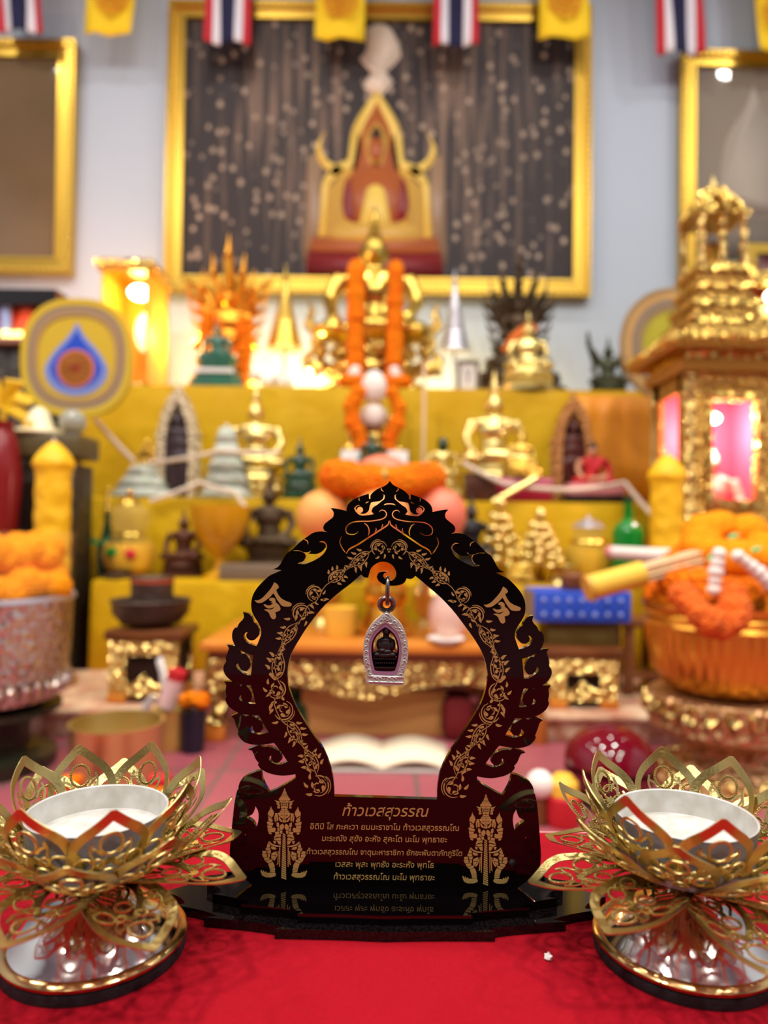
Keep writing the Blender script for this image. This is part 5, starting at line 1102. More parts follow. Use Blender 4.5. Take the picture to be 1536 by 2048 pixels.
G().lathe([(0, 0), (.085, 0), (.085, .012), (.07, .02), (.06, .05), (.05, .08), (.062, .1), (.062, .13), (.05, .15), (.06, hz*.72), (.11, hz*.86), (.165, hz*.95), (.17, hz), (.16, hz-.005), (0, hz-.02)], 40).obj('bowl', GOLDO, t)
for k in range(14): a = 2*PI*k/14; G().ball((.15*math.cos(a), .15*math.sin(a), hz*.95), (.016, .016, .012), 8, 6).obj('rim_boss', GOLD, t)
zf = tz+hz-.02
def pomelo(px, py, r, y, label, m=PEACH):
    t = thing('pomelo', label, 'fruit', at(px, py, y)-Vector((0, 0, r)), 0, 'pomelos on the offering pedestal'); G().lathe([(0, 0)]+[(r*math.sin(PI*k/14), r*(1-math.cos(PI*k/14))*(1 if k < 11 else .985)) for k in range(1, 14)]+[(.004, 1.93*r)], 28).obj('fruit', m, t)
    G().lathe([(0, 1.92*r), (.008, 1.93*r), (.006, 1.98*r), (0, 1.985*r)], 8).obj('stem', LEAF, t); return t
PINKF = mat('pink_pomelo', S(250, 150, 110), .4, 0, ('n', 160, .2, .004), (5, S(238, 110, 90), .5), coat=.2)
pomelo(650, 1034, .082, ty-.02, 'yellow pomelo at the left of the fruit stack behind the arch top')
pomelo(876, 1030, .082, ty-.02, 'pink-orange pomelo at the right of the fruit stack', PINKF)
pomelo(764, 1034, .080, ty-.12, 'pomelo in front of the fruit stack, mostly behind the arch top')
pomelo(764, 975, .1, ty+.03, 'pink pomelo topping the fruit stack, half ringed by marigolds', PINKF)
P_ = []
for k in range(40):
    a = 2*PI*k/40; P_.append((X(765, ty)+.138*math.cos(a), ty+.02+.115*math.sin(a), Z(962, ty)+.012*math.cos(2*a)))
tag(puffs(P_, .052, MARI, 'marigold_garland', closed=True, step=.55), 'thick orange marigold garland ringed round the top pomelo behind the arch', 'garland')
tag(G().tube([at(772, 958, ty-.17), at(769, 947, ty-.18), at(770, 936, ty-.17)], [.003, .007, .002], 8, flat=.5).obj('green_bud', mat('bud_green', S(70, 190, 110), .5)), 'little green bud on the front of the thick marigold garland', 'leaf')
t = lathe_thing('pink_vase', 'pale pink rounded vase on the teak table, right inside the arch', 'vase', 902, 2.0, tz, [('body', mat('pale_pink_glaze', S(238, 196, 176), .35, coat=.3), [(0, 0), (.03, 0), (.045, .015), (.06, .05), (.058, .09), (.04, .13), (.028, .15), (.036, .17), (.024, .166)])])
t = lathe_thing('white_saucer', 'small white saucer before the pale pink vase', 'dish', 895, 1.93, tz, [('dish', WHITE, [(0, 0), (.025, 0), (.05, .016), (.048, .018), (.02, .006), (0, .006)])])
t = lathe_thing('glass_candle_cup', 'gleaming amber cup on the teak table, left inside the arch', 'candle cup', 684, 2.06, tz, [('glass', mat('bright_amber_cup', S(250, 206, 80), .1, 0, coat=.8), [(0, 0), (.04, 0), (.045, .02), (.05, .08), (.046, .08), (.04, .02), (0, .015)]), ('candle_wax', mat('lit_wax', (1, .82, .42, 1), .5, emit=1.5), [(0, .018), (.038, .018), (.042, .06), (0, .062)])])
t = lathe_thing('gold_ewer', 'slim gold ewer on the teak table behind the gleaming cup', 'ewer', 650, 2.3, tz, [('body', GOLDP, [(0, 0), (.04, 0), (.03, .02), (.055, .06), (.06, .1), (.03, .15), (.02, .2), (.03, .22), (.015, .22)])])
t = lathe_thing('gold_ewer', 'slim gold ewer on the teak table behind the pale pink vase', 'ewer', 862, 2.3, tz, [('body', GOLDP, [(0, 0), (.04, 0), (.03, .02), (.055, .06), (.06, .1), (.03, .15), (.02, .2), (.03, .22), (.015, .22)])])
# under the table
t = thing('cardboard_box', 'plain brown cardboard box stored under the teak table', 'box', (X(748, 2.0, 1420), 2.0, 0)); cb = mat('cardboard', S(214, 160, 90), .7); G().box((0, .15, .06), (.40, .3, .12), .003).obj('body', cb, t); G().box((-.101, .15, .1215), (.198, .3, .002)).obj('flap', cb, t); G().box((.101, .15, .1215), (.198, .3, .002)).obj('flap', cb, t)
t = thing('black_bag', 'black bag under the teak table at the right of the cardboard box', 'bag', (X(852, 2.34, 1400), 2.34, 0)); G().ball((0, 0, .05), (.09, .06, .05), 20, 14).obj('body', BLACKS, t); G().tube([(-.04, 0, .09), (0, 0, .12), (.04, 0, .09)], .006, 6).obj('handle', BLACKS, t)
t = thing('maroon_cushion', 'dark maroon cushion under the right end of the teak table', 'cushion', (X(912, 2.02, 1440), 2.04, 0)); G().box((0, 0, .058), (.085, .2, .116), .028).obj('cushion', mat('maroon_velvet', S(110, 16, 18), .8), t)
t = thing('green_pouch', 'dark green pouch under the left end of the teak table', 'pouch', (X(596, 2.05, 1400), 2.05, 0)); G().lathe([(0, 0), (.05, 0), (.062, .03), (.058, .08), (.03, .105), (.035, .12), (0, .118)], 20).obj('pouch', mat('dark_green_cloth', S(40, 76, 38), .8), t)
# open booklet on the floor before the table
t = thing('open_booklet', 'cream open booklet lying on the floor before the teak table', 'booklet', (X(765, 1.81, 1500), 1.81, 0)); g = G()
for s in (1, -1): g.grid([[(s*.16*u, v, .006+.022*math.sin(PI*min(1, u*1.05))*.8+.004) for v in (-.1, .1)] for u in [i/10 for i in range(11)]])
o = g.obj('pages', CREAM, t, ang=60); md = o.modifiers.new('s', 'SOLIDIFY'); md.thickness = .006; G().box((0, 0, .002), (.33, .21, .003)).obj('cover', mat('booklet_cover', S(214, 206, 196), .6), t)

# ---------------------------------------------------------------- stools with pots, left and right
def stool(px, y, wpx, pyt, label):
    zt = Z(pyt, y); w = L(wpx, y)/2; t = thing('carved_stool', label, 'stool', (X(px, y, 1350), y, PL)); h = zt-PL
    G().box((0, w*.8, h-.014), (2*w+.03, w*1.6+.03, .028), .006).obj('seat_top', WOODB, t)
    G().box((0, w*.8, (h-.03)/2+.02), (2*w-.02, w*1.4, h-.06)).obj('dark_inner', mat('stool_dark_inside', S(48, 24, 14), .6) if 'stool_dark_inside' not in bpy.data.materials else bpy.data.materials['stool_dark_inside'], t)  # added dark box, puts the shade of the openings into its colour
    for b in (0.0, w*1.6):
        G().ring([(-w, .02), (w, .02), (w, h-.03), (-w, h-.03)], [(-w*.5, .05), (w*.5, .05), (w*.5, h-.07), (-w*.5, h-.07)], b-.012, b+.012).obj('carved_panel', GOLDC, t)
        q = smooth([(-w*.5, .048), (-w*.25, .058), (0, .08), (w*.25, .058), (w*.5, .048)], n=4); G().prism(q, b-.01, b+.01).obj('apron_crest', GOLDC, t)
    for a in (-w*.75, w*.75):
        for b in (0, w*1.6): G().box((a, b, .012), (.05, .05, .024), .005).obj('foot', WOODO, t)
    return t, zt
s1, z1 = stool(288, 2.04, 136, 1266, 'small gilded carved stool under the bronze incense pot')
t = lathe_thing('incense_pot', 'wide dark bronze incense pot on the left gilded stool', 'incense pot', 306, 2.12, z1, [('bowl', POTM, [(0, 0), (.05, 0), (.085, .012), (.108, .04), (.110, .066), (.116, .076), (.11, .08), (.1, .076), (.098, .05), (0, .03)]), ('ash', mat('grey_ash', S(150, 140, 132), .9), [(0, .03), (.097, .05), (.094, .062), (0, .066)])])
t = lathe_thing('bronze_canister', 'brown-grey cylindrical canister with red band inside the bronze incense pot', 'canister', 308, 2.12, z1+.0655, [('body', POTM, [(0, 0), (.06, 0), (.06, .075), (.055, .08), (0, .08)]), ('red_band', mat('red_band', S(176, 76, 44), .5), [(.0605, .062), (.0625, .062), (.0625, .072), (.0605, .072)])])
t = lathe_thing('dark_saucer', 'dark round lid on the lowest yellow step above the incense pot', 'lid', 240, 2.56, T3, [('lid', POTM, [(0, 0), (.05, 0), (.056, .012), (.03, .02), (.01, .024), (0, .03)])])
s2, z2 = stool(1165, 2.04, 136, 1292, 'small gilded carved stool under the blue printed box')
t = thing('olive_block', 'olive-green block between the right stool and blue box', 'block', (X(1166, 2.06, 1270), 2.13, z2)); G().box((0, 0, .036), (.2, .13, .072), .004).obj('body', mat('olive_lacquer', S(104, 88, 36), .5, 0, ('n', 50, .5, .006)), t); G().box((0, 0, .003), (.215, .145, .006)).obj('base', WOODB, t)
t = thing('blue_box', 'bright blue box with pale dots on the right gilded stool', 'box', (X(1166, 2.04, 1215), 2.12, z2+.0725)); G().box((0, 0, .043), (.272, .16, .086), .003).obj('body', BLUEB, t); G().box((-.138, 0, .043), (.004, .15, .08)).obj('grey_end', GREY, t)
g = G()
for i in range(7):
    for j in range(2): g.ball((-.11+i*.036, -.081, .022+j*.04), (.007, .003, .007), 8, 6)
g.obj('pale_dots', mat('pale_dot', S(150, 170, 230), .5), t)
t = thing('brown_jar', 'small brown jar on top of the blue box under the joss bundle', 'jar', (X(1145, 2.1, 1190), 2.1, z2+.159)); G().lathe([(0, 0), (.03, 0), (.036, .015), (.034, .04), (.022, .05), (0, .05)], 20).obj('jar', WOODB, t)
# dark posts right of the table
t = thing('teak_side_stand', 'tall brown wooden stand right of the blue box', 'stand', (X(1284, 2.22, 1340), 2.26, PL)); h = Z(1245, 2.22)-PL
for a in (-.05, .05):
    for b in (-.06, .06): G().box((a, b, h/2), (.028, .028, h), .003).obj('leg', WOODB, t)
G().box((0, 0, h+.01), (.15, .17, .02), .004).obj('top_board', WOODB, t); G().box((0, 0, .06), (.12, .14, .015)).obj('lower_shelf', WOODB, t)

# ---------------------------------------------------------------- big yellow candles
def candle(px, pyt, wpx, y, label):
    zt = Z(pyt, y, px); r = L(wpx, y)/2; t = thing('yellow_pillar_candle', label, 'candle', (X(px, y, 1000), y, PL), 0, 'tall carved yellow candles'); h = zt-PL
    G().lathe([(0, 0), (r*1.5, 0), (r*1.5, .02), (r*1.1, .04), (r*1.1, .06), (0, .06)], 36).obj('base', GOLDC, t)
    g = G().lathe([(0, .06), (r*.98, .06)]+[(r*(.97+.03*math.sin(k*1.7)), .06+(h*.86-.06)*k/30) for k in range(1, 31)]+[(r*1.0, h*.87), (r*1.14, h*.885), (r*1.14, h*.9), (r*1.0, h*.92), (r*.7, h*.95), (r*.35, h*.975), (r*.12, h*.985), (0, h*.985)], 40)
    g.obj('wax_pillar', YWAX, t); G().tube([(0, 0, h*.98), (0, 0, h)], .004, 6).obj('wick', WHITE, t); return t
candle(106, 876, 70, 2.24, 'tall carved yellow candle at the left, before the dark cabinet')
candle(1334, 902, 66, 2.28, 'tall carved yellow candle at the right, beside the gilded tower')

# ---------------------------------------------------------------- right bowl of garlands
by = 1.66; bx = X(1452, by, 1300)
t = thing('carved_gilt_pedestal', 'carved gilded pedestal carrying the ribbed brass bowl', 'pedestal', (bx, by, 0)); zb = Z(1376, by)
G().lathe([(0, 0), (.16, 0), (.16, .018), (.145, .03), (.12, .045), (.1, .06), (.09, .085), (.1, .1), (.14, .115), (.166, .13), (.172, zb-.012), (.165, zb), (0, zb)], 48).obj('body', mat('pink_gilt_carving', S(206, 160, 110), .4, .85, ('v', 50, 1, .012)), t)
g = G()
for k in range(26): a = 2*PI*k/26; g.ball((.17*math.cos(a), .17*math.sin(a), zb-.03), (.016, .016, .024), 8, 6)
g.obj('lotus_bosses', GOLDC, t); g = G()
for k in range(26): a = 2*PI*k/26; g.ball((.145*math.cos(a), .145*math.sin(a), .03), (.014, .014, .02), 8, 6)
g.obj('lotus_bosses', GOLDC, t)
t = thing('ribbed_brass_bowl', 'large ribbed brass bowl heaped with marigold garlands at the right', 'bowl', (bx, by, zb)); hb = Z(1196, by)-zb
G().lathe([(0, 0), (.1, 0), (.135, .02), (.16, .06), (.172, .11), (.174, hb*.74)], 96, rib=.012, nrib=48).obj('ribbed_wall', BRASSR, t)
G().lathe([(.172, hb*.72), (.178, hb*.76), (.172, hb*.8), (.176, hb*.86), (.17, hb*.9), (.182, hb*.96), (.184, hb), (.176, hb), (.165, hb*.9), (.16, .07), (.1, .02), (0, .02)], 64).obj('rim', BRASSR, t)
zt_ = zb+hb
def loop(cx, cy, cz, rx, ry, tilt, r, m, label, n=26, step=.9, group='marigold garlands in the brass bowl'):
    P_ = []
    for k in range(n): a = 2*PI*k/n; q = 1+.13*math.sin(5*a+cz*90); P_.append((cx+rx*q*math.cos(a), cy+ry*q*math.sin(a)*math.cos(tilt), cz+ry*math.sin(a)*math.sin(tilt)+.013*math.sin(7*a+cx*50)))
    return tag(puffs(P_, r, m, 'marigold_garland', closed=True, step=step, jit=.24), label, 'garland', group)
loop(bx+.0, by+.02, zt_+.0, .12, .12, .1, .04, MARI, 'marigold garland coiled at the bottom of the brass bowl heap')
loop(bx-.015, by-.01, zt_+.055, .1, .1, .35, .042, MARI, 'marigold garland coiled midway up the brass bowl heap', group='marigold garlands in the brass bowl')
loop(bx+.03, by+.03, zt_+.125, .075, .075, .5, .042, MARIY, 'amber marigold garland topping the brass bowl heap')
xx = X(1428, by-.19)
tag(puffs([(xx-.05, by-.16, zt_+.03), (xx-.035, by-.215, zt_-.005), (xx, by-.22, zt_-.03), (xx+.035, by-.215, zt_-.01), (xx+.05, by-.16, zt_+.03)], .03, mat('marigold_deep', S(255, 112, 10), .7, 0, ('v', 110, 1, .012)), 'marigold_garland', step=.7), 'deep orange marigold loop hanging over the front rim of brass bowl', 'garland', 'marigold garlands in the brass bowl')
for pts, lab in (([(1438, 1108), (1432, 1140), (1428, 1180)], 'white jasmine string hanging at the left of the brass bowl heap'), ([(1476, 1112), (1500, 1130), (1524, 1150), (1540, 1170)], 'white jasmine string crossing to the right edge on the brass bowl heap')):
    tag(puffs([at(a, b, by-.16) for a, b in pts], .014, JASM, 'jasmine_string', step=1.3), lab, 'garland', 'jasmine strings')
for px, py, lab in ((1466, 1072, 'upper green leaf tucked in the brass bowl garlands'), (1512, 1098, 'green leaf near the right edge in the brass bowl garlands'), (1424, 1114, 'lower green leaf tucked in the brass bowl garlands')):
    p = at(px, py, by-.14); tag(G().tube([p-Vector((.01, 0, .004)), p, p+Vector((.012, -.004, .004))], [.002, .007, .001], 8, flat=.4).obj('leaf', bpy.data.materials['bud_green']), lab, 'leaf', 'leaves in the garlands')
a, b = at(1178, 1176, by-.03), at(1420, 1110, by-.0)
d = (b-a).normalized(); t = thing('joss_stick_bundle', 'thick joss stick bundle in yellow wrapper lying across the brass bowl', 'incense', a); r = .028
G().tube([(0, 0, 0), d*.13], r, 20).obj('yellow_wrapper', mat('yellow_paper', S(246, 204, 70), .6), t)
g = G()
for k in range(19):
    an = k*2.4; rr = .0055*math.sqrt(k+.4)*.98; o_ = Vector((0, 0, 1))*rr*math.sin(an)+d.cross(Vector((0, 0, 1)))*rr*math.cos(an); g.tube([o_+d*.125, o_+d*.27], .0042, 6)
g.obj('cream_sticks', mat('cream_stick', S(240, 208, 156), .6), t)
G().tube([-d*.006, d*.006], r*1.06, 20).obj('wrapper_end', mat('wrapper_gold', S(220, 170, 60), .4), t)
a, b = at(1222, 1104, 1.9), at(1392, 1116, by+.1); d = (b-a)
t = thing('white_candle_pack', 'white wrapped candle pack with pink end behind the joss stick bundle', 'candles', a); G().tube([(0, 0, 0), d], [.016, .02], 14).obj('pack', mat('white_wrap', S(238, 226, 214), .4), t); G().ball((0, 0, 0), .017).obj('pink_end', mat('pink_end', S(224, 130, 130), .5), t)

# ---------------------------------------------------------------- left bowl of orange flowers
by = 1.72; bx = X(-28, by, 1250); zr = Z(1200, by); zb = Z(1418, by)
t = thing('silver_bowl_stand', 'round dark stand under the carved silver bowl at the left edge', 'stand', (bx, by, 0)); G().lathe([(0, 0), (.16, 0), (.16, .03), (.1, .05), (.1, zb-.03), (.17, zb-.012), (.17, zb), (0, zb)], 40).obj('stand', DARKW, t)
t = thing('carved_silver_bowl', 'carved silver bowl filled with orange flowers at the left edge', 'bowl', (bx, by, zb)); hb = zr-zb
G().lathe([(0, 0), (.12, 0), (.165, .02), (.178, .07), (.186, hb*.5), (.19, hb), (.18, hb), (.174, hb*.5), (.15, .03), (0, .03)], 64).obj('wall', SILVERC, t); G().lathe([(.188, hb-.012), (.196, hb-.006), (.194, hb+.004), (.186, hb+.004)], 64).obj('rim', SILVER, t)
g = G()
for k in range(40): a = 2*PI*k/40; g.ball((.183*math.cos(a), .183*math.sin(a), hb*.2), (.012, .012, .02), 8, 6)
g.obj('lotus_band', SILVERC, t)
for k in range(4):
    loop(bx+(-.02, .03, .0, .02)[k], by+(0, -.01, .02, 0)[k], zr+(.0, .035, .07, .1)[k], (.12, .115, .1, .1)[k], (.12, .11, .1, .09)[k], (.1, .2, -.15, .1)[k], .042, MARI if k % 2 == 0 else MARIY, ('lowest orange garland ring in the carved silver bowl', 'second orange garland ring up in the carved silver bowl', 'third orange garland ring up in the carved silver bowl', 'topmost orange garland ring in the carved silver bowl')[k], group='garlands in the silver bowl')
zc_ = Z(1082, by-.1)
tag(G().lathe([(.188, zr-zc_+.012), (.19, 0), (.196, .003), (.194, .008), (.186, .006), (.184, 0), (.183, zr-zc_+.012)], 56).obj('clear_plastic_collar', mat('clear_plastic', S(255, 200, 120), .08, alpha=.06, spec=.8), None, (bx, by, zc_)), 'clear plastic collar standing round the orange flowers at left', 'container')

# ---------------------------------------------------------------- floor things at the left
def onfloor(py, z=0): return (CAM.z-z)*F/(py-1052)
y = 1.6
t = lathe_thing('brass_bowl', 'plain brass bowl on the floor behind the left candle holder', 'bowl', 243, y, 0, [('bowl', BRASSB, [(0, 0), (.06, 0), (.085, .015), (.095, .05), (.098, .135), (.101, .14), (.095, .14), (.09, .05), (.075, .02), (0, .012)])])
y = 1.86
t = lathe_thing('yellow_cup', 'pale yellow cup beyond the plain brass bowl', 'cup', 352, y, 0, [('cup', mat('yellow_cup', S(216, 186, 96), .35, .3), [(0, 0), (.03, 0), (.036, .02), (.045, .1), (.049, .105), (.043, .104), (.034, .022), (0, .015)])])
t = lathe_thing('blue_black_bowl', 'small dark bowl of orange flowers beside the table leg', 'bowl', 394, 1.84, 0, [('bowl', mat('dark_blue_glaze', S(30, 32, 48), .3), [(0, 0), (.026, 0), (.03, .02), (.032, .1), (.034, .105), (.028, .1), (0, .09)])])
tag(puffs([(X(380, 1.84), 1.84, .128), (X(394, 1.84), 1.83, .136), (X(408, 1.84), 1.84, .128)], .022, MARI, 'orange_blossoms'), 'orange blossoms heaped in the small dark bowl', 'flowers')
p = at(332, 1412, 1.9); t = thing('red_white_candle', 'red and white wrapped candle leaning by the left gilded stool', 'candle', (p.x, 1.9, PL-.002)); v = Vector((.25, 0, 1)).normalized(); z0 = .03
G().tube([(0, 0, .026), v*.1], .024, 16).obj('white_wrap', mat('pinkish_white_wrap', S(244, 200, 196), .4), t); G().tube([v*.1, v*.125], .0245, 16).obj('red_end', REDC, t)
for pts, lab in (([(318, 1318, 1.96), (326, 1345, 1.93), (330, 1378, 1.93)], 'white plastic strap curling before the left gilded stool'), ([(310, 1392, 1.87), (294, 1408, 1.87), (288, 1436, 1.87)], 'white plastic strap dropping towards the plain brass bowl')):
    tag(G().tube([at(*q) for q in pts], .012, 8, flat=.4).obj('white_strap', WHITE), lab, 'strap', 'white straps')
t = thing('orange_parcel', 'orange wrapped parcel on the floor behind left candle holder', 'parcel', (X(318, 1.42, 1590), 1.42, 0)); g = G(); g.box((0, 0, .035), (.05, .05, .07), .01); g.obj('wrapper', mat('orange_wrapper', S(240, 140, 20), .4), t); G().box((0, 0, .076), (.04, .04, .02), .006).obj('red_top', REDC, t)
t = thing('red_parcel', 'red and orange parcel on the floor seen through the left gold petals', 'parcel', (X(120, 1.42, 1590), 1.42, 0)); G().box((0, 0, .03), (.06, .05, .06), .01).obj('wrapper', REDC, t); G().box((.02, 0, .07), (.04, .04, .02), .006).obj('orange_top', MARI, t)
# floor things at the right
y = 1.53; r = .094
t = thing('wooden_fish_drum', 'glossy maroon round wooden drum with a dark slit on the floor', 'drum', (X(1220, y, 1520), y, 0)); red = mat('maroon_lacquer', S(112, 4, 28), .05, spec=.7)
zc3 = Z(1524, y); 
G().lathe([(0, 0), (.06, 0), (.07, .012), (.06, .025)], 32).obj('foot_ring', BLACKS, t)
up = [(r*math.cos(b), zc3+.006+r*.82*math.sin(b)) for b in [PI/2*k/12 for k in range(13)]]
G().lathe([(r*.8, zc3+.006)]+up[:-1]+[(0, up[-1][1])], 48).obj('upper_shell', red, t)
lo = [(r*math.cos(b), zc3-.006+(zc3-.02)*math.sin(b)) for b in [-PI/2*k/12 for k in range(12, -1, -1)]]
G().lathe([(0, lo[0][1])]+lo[1:]+[(r*.8, zc3-.006)], 48).obj('lower_shell', red, t); G().lathe([(0, zc3-.012), (r*.84, zc3-.012), (r*.84, zc3+.012), (0, zc3+.012)], 40).obj('slit', BLACKS, t)
y = 1.42
t = thing('red_jar', 'red jar with a yellow lid on the floor left of right candle holder', 'jar', (X(1126, y, 1620), y, 0)); G().lathe([(0, 0), (.03, 0), (.034, .01), (.034, .055), (.028, .06), (0, .06)], 28).obj('jar', REDC, t); G().lathe([(0, .058), (.03, .06), (.028, .082), (.016, .096), (0, .1)], 28).obj('lid', mat('yellow_lid', S(246, 196, 60), .4), t)
t = thing('white_ball', 'white ball on a small stick holder left of the red jar', 'ball', (X(1080, y, 1590), y, 0)); G().ball((0, 0, .077), .027, 20, 14).obj('ball', JASM, t); G().lathe([(0, 0), (.014, 0), (.012, .055), (0, .055)], 16).obj('holder', WOODB, t)
t = lathe_thing('amber_bottle', 'small amber bottle on the floor by the teak table leg', 'bottle', 1082, 1.95, 0, [('bottle', mat('amber_brown', S(180, 100, 40), .3), [(0, 0), (.022, 0), (.024, .06), (.012, .08), (.012, .1), (0, .1)]), ('white_cap', WHITE, [(0, .098), (.016, .098), (.016, .118), (0, .118)])])

# ---------------------------------------------------------------- gilded tower shrine at the right
y0 = 2.4; xa = X(1376, y0, 900); w = .272/2+.01; cx = xa+w; D2 = .29
zz = lambda py: Z(py, y0, 1440)
t = thing('gilded_tower_shrine', 'tall gilded tower shrine with pink-lit windows at the right', 'shrine', (cx, y0, PL)); o = PL
cyc = D2/2
def sq(hw, z0, z1, m, name, hw2=None):
    hw2 = hw2 or hw; g = G(); g.add([(-hw, cyc-hw, z0-o), (hw, cyc-hw, z0-o), (hw, cyc+hw, z0-o), (-hw, cyc+hw, z0-o), (-hw2, cyc-hw2, z1-o), (hw2, cyc-hw2, z1-o), (hw2, cyc+hw2, z1-o), (-hw2, cyc+hw2, z1-o)], [(3, 2, 1, 0), (4, 5, 6, 7), (0, 1, 5, 4), (1, 2, 6, 5), (2, 3, 7, 6), (3, 0, 4, 7)])
    return g.obj(name, m, t)
GT = mat('tower_gilding', S(202, 162, 80), .26, .9, ('v', 80, 1, .012)); GT2 = mat('tower_brown_gilding', S(180, 122, 48), .4, .8)
h1 = zz(1080); h2 = zz(745)
sq(w+.05, PL, PL+.08, GT2, 'foot'); sq(w+.02, PL+.08, h1-.03, GT, 'base_body'); sq(w+.035, h1-.03, h1, GT2, 'base_moulding')
wz0, wz1 = zz(1000), zz(802)
for s, nm in ((0, 'front_wall'), (1, 'back_wall')):
    yy = 0 if s == 0 else D2
    G().ring([(-w, h1-o), (w, h1-o), (w, h2-o), (-w, h2-o)], [(-w*.5, wz0-o), (w*.5, wz0-o), (w*.5, wz1-o), (-w*.5, wz1-o)], yy-.012, yy+.012).obj(nm, GT, t)
    fo = G().ring([(-w*.62, wz0-.025-o), (w*.62, wz0-.025-o), (w*.62, wz1+.025-o), (-w*.62, wz1+.025-o)], [(-w*.5, wz0-o), (w*.5, wz0-o), (w*.5, wz1-o), (-w*.5, wz1-o)], yy-.024, yy-.012).obj('window_frame', GOLDB, t) if s == 0 else None
for s in (-1, 1):
    g = G(); a = s*w
    g.box((a, .03, (h1+h2)/2-o), (.02, .06, h2-h1)); g.box((a, D2-.03, (h1+h2)/2-o), (.02, .06, h2-h1)); g.box((a, D2/2, h1+.045-o), (.02, D2, .09)); g.box((a, D2/2, h2-.03-o), (.02, D2, .06)); g.obj('side_wall', GT, t)
    for b in (0, D2):
        G().box((a, b, (h1+h2)/2-o), (.035, .035, h2-h1), .004).obj('corner_post', GOLDC, t)
G().box((0, D2-.03, (h1+h2)/2-o), (2*w-.03, .01, h2-h1-.02)).obj('pink_back', PINKL, t); G().box((0, D2/2, h2-.012-o), (2*w-.03, D2-.03, .01)).obj('pink_ceiling', PINKL, t)
G().box((w-.03, D2/2, (h1+h2)/2-o), (.008, D2-.04, h2-h1-.02)).obj('pink_side', PINKL, t)
link('seated_figure', BODY, t, (0, D2*.55, h1-o+.03), .33, mat('pale_pink_figure', S(240, 190, 170), .5)); G().box((0, D2*.55, h1-o+.016), (.17, .14, .03), .004).obj('figure_base', GOLD, t)
G().ball((-.012, D2*.4, wz1-.04-o), (.026, .026, .018), 14, 9).obj('lamp_bulb', bulb, t)
lamp('tower_window_lamp', 'POINT', (cx-.02, y0+D2*.3, wz1-.085), 9, (1, .74, .64), .02)
sq(w+.03, h2, zz(722), GT2, 'architrave'); sq(w+.02, zz(722), zz(704), GOLDB, 'frieze'); sq(w+.075, zz(704), zz(690), GT2, 'cornice')
g = G()
for k in range(15):
    u = -1+2*k/14
    for (a, b) in ((u*(w+.075), cyc-w-.075), (-(w+.075), cyc+u*(w+.075)), ((w+.075), cyc+u*(w+.075))): g.ball((a, b, zz(684)-o), (.014, .014, .02), 8, 5)
g.obj('eave_leaves', GOLDB, t)
for k, (p0, p1, a, b) in enumerate(((690, 664, 1.42, .85), (664, 652, .92, .92), (652, 628, .8, .7), (628, 616, .78, .78), (616, 594, .7, .62), (594, 584, .7, .7), (584, 560, .62, .58), (560, 548, .66, .66))):
    zk = zz if k == 0 else (lambda p: Z(p, y0+D2/2, 1430)); sq(w*a, zz(690) if k == 0 else zk(p0), Z(p1, y0+D2/2, 1430), GT if k % 2 == 0 else GOLDB, 'roof_tier', w*b)
zz = lambda py: Z(py, y0+D2/2, 1420)
pz0, pz1 = zz(548), zz(446); pw = w*.5
for a in (-pw, 0, pw):
    for b in (-pw, pw):
        G().lathe([(0, pz0-o), (.02, pz0-o), (.02, pz0-o+.015), (.013, pz0-o+.03), (.012, pz1-o-.02), (.02, pz1-o), (0, pz1-o)], 14, (a, cyc+b, 0)).obj('column', GOLDC, t)
G().lathe([(0, pz0-o), (.03, pz0-o), (.02, pz0-o+.05), (.03, pz0-o+.09), (0, pz0-o+.12)], 14, (0, cyc, 0)).obj('inner_urn', GOLDD, t)
q = G()
for k in range(4):
    r0 = pw*(1.5-.32*k); z0 = pz1+(zz(385)-pz1)*k/4-o; z1 = pz1+(zz(385)-pz1)*(k+1)/4-o
    q.lathe([(0, z0), (r0*1.2, z0), (r0*1.2, z0+.008), (r0*.8, z1)], 4, (0, cyc, 0), rot=PI/4)
    for j in range(12):
        a = 2*PI*j/12; q.ball((r0*.98*math.cos(a), cyc+r0*.98*math.sin(a), z0+.014), (.012, .012, .02), 6, 5)
q.obj('pavilion_roof', GOLDB, t)
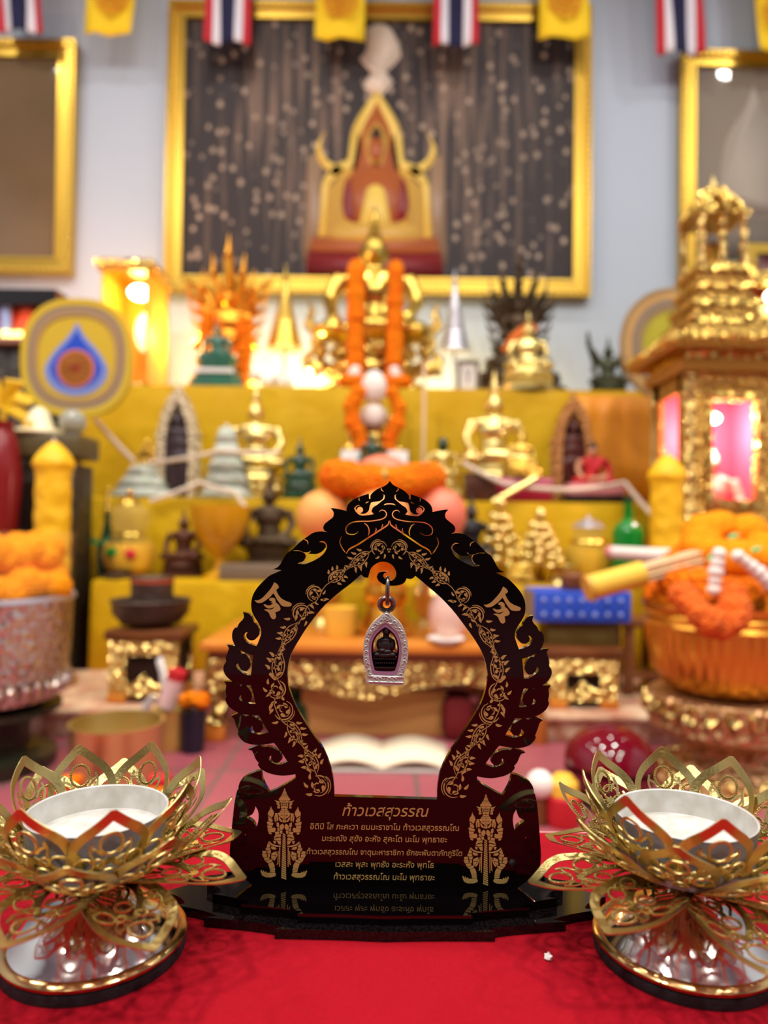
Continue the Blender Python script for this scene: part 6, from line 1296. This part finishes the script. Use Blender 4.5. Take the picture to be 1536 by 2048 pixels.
G().lathe([(0, zz(390)-o), (.022, zz(390)-o), (.014, zz(380)-o), (.016, zz(374)-o), (.008, zz(366)-o), (0, zz(346)-o)], 14, (0, cyc, 0)).obj('spire', GOLDP, t)
# lit display case behind the tower
y0 = 3.3; xa = X(1452, y0, 600); zt = Z(545, y0, 1500); t = thing('lit_display_case', 'gilded display case with red lining and lamp behind the tower top', 'display case', (xa+.3, y0, 0))
G().box((0, .2, zt-.025), (.62, .44, .05), .006).obj('gilded_top', GOLDB, t); G().box((0, .39, zt/2), (.6, .02, zt-.05)).obj('red_back', mat('red_lining', S(232, 20, 60), .6), t)
for a in (-.295, .295): G().box((a, .2, zt/2), (.012, .4, zt-.05)).obj('side_panel', GT, t)
G().box((0, .2, zt-.4), (.58, .38, .02)).obj('case_shelf', GT, t)
G().box((0, .2, (zt-.41)/2), (.58, .36, zt-.42)).obj('lower_cabinet', DARKW, t)
g = G(); n = 40; rows = []
for i in range(n+1):
    u = i/n; x = -.26+.52*u; f = abs(math.sin(u*PI*5)); zb_ = zt-.26+.07*(1-f)-.06*math.sin(PI*u)
    rows.append([(x, .02+.02*math.sin(u*40), zt-.15), (x, .01+.03*math.sin(u*40), zt-.2), (x, .02+.03*math.sin(u*40), zb_)])
me = bake(g.grid(rows).mesh('cream_valance', 0), mods=[('SOLIDIFY', dict(thickness=.003))]); me.materials.append(mat('cream_silk', S(250, 232, 150), .6)); link('cream_valance', me, t)
G().ball((-.06, .04, zt-.095), (.04, .035, .03)).obj('lamp_bulb', bulb, t); lamp('display_case_lamp', 'POINT', (xa+.24, y0-.03, zt-.1), 2.5, (1, .85, .6), .03)
t = thing('small_framed_picture', 'small gold framed picture standing on the gilded case, right edge', 'picture', (X(1536, 3.42, 510), 3.42, zt)); w_, h_ = L(46, 3.42), L(74, 3.42)
G().ring(frame_poly(-w_, w_, 0, h_), frame_poly(-w_+.045, w_-.045, .045, h_-.045), -.02, .02).obj('frame', GOLDF, t); G().box((0, .005, h_/2), (2*w_-.07, .01, h_-.07)).obj('picture_sheet', mat('maroon_print', S(96, 30, 40), .4, 0, None, (14, S(150, 120, 110), .2)), t)
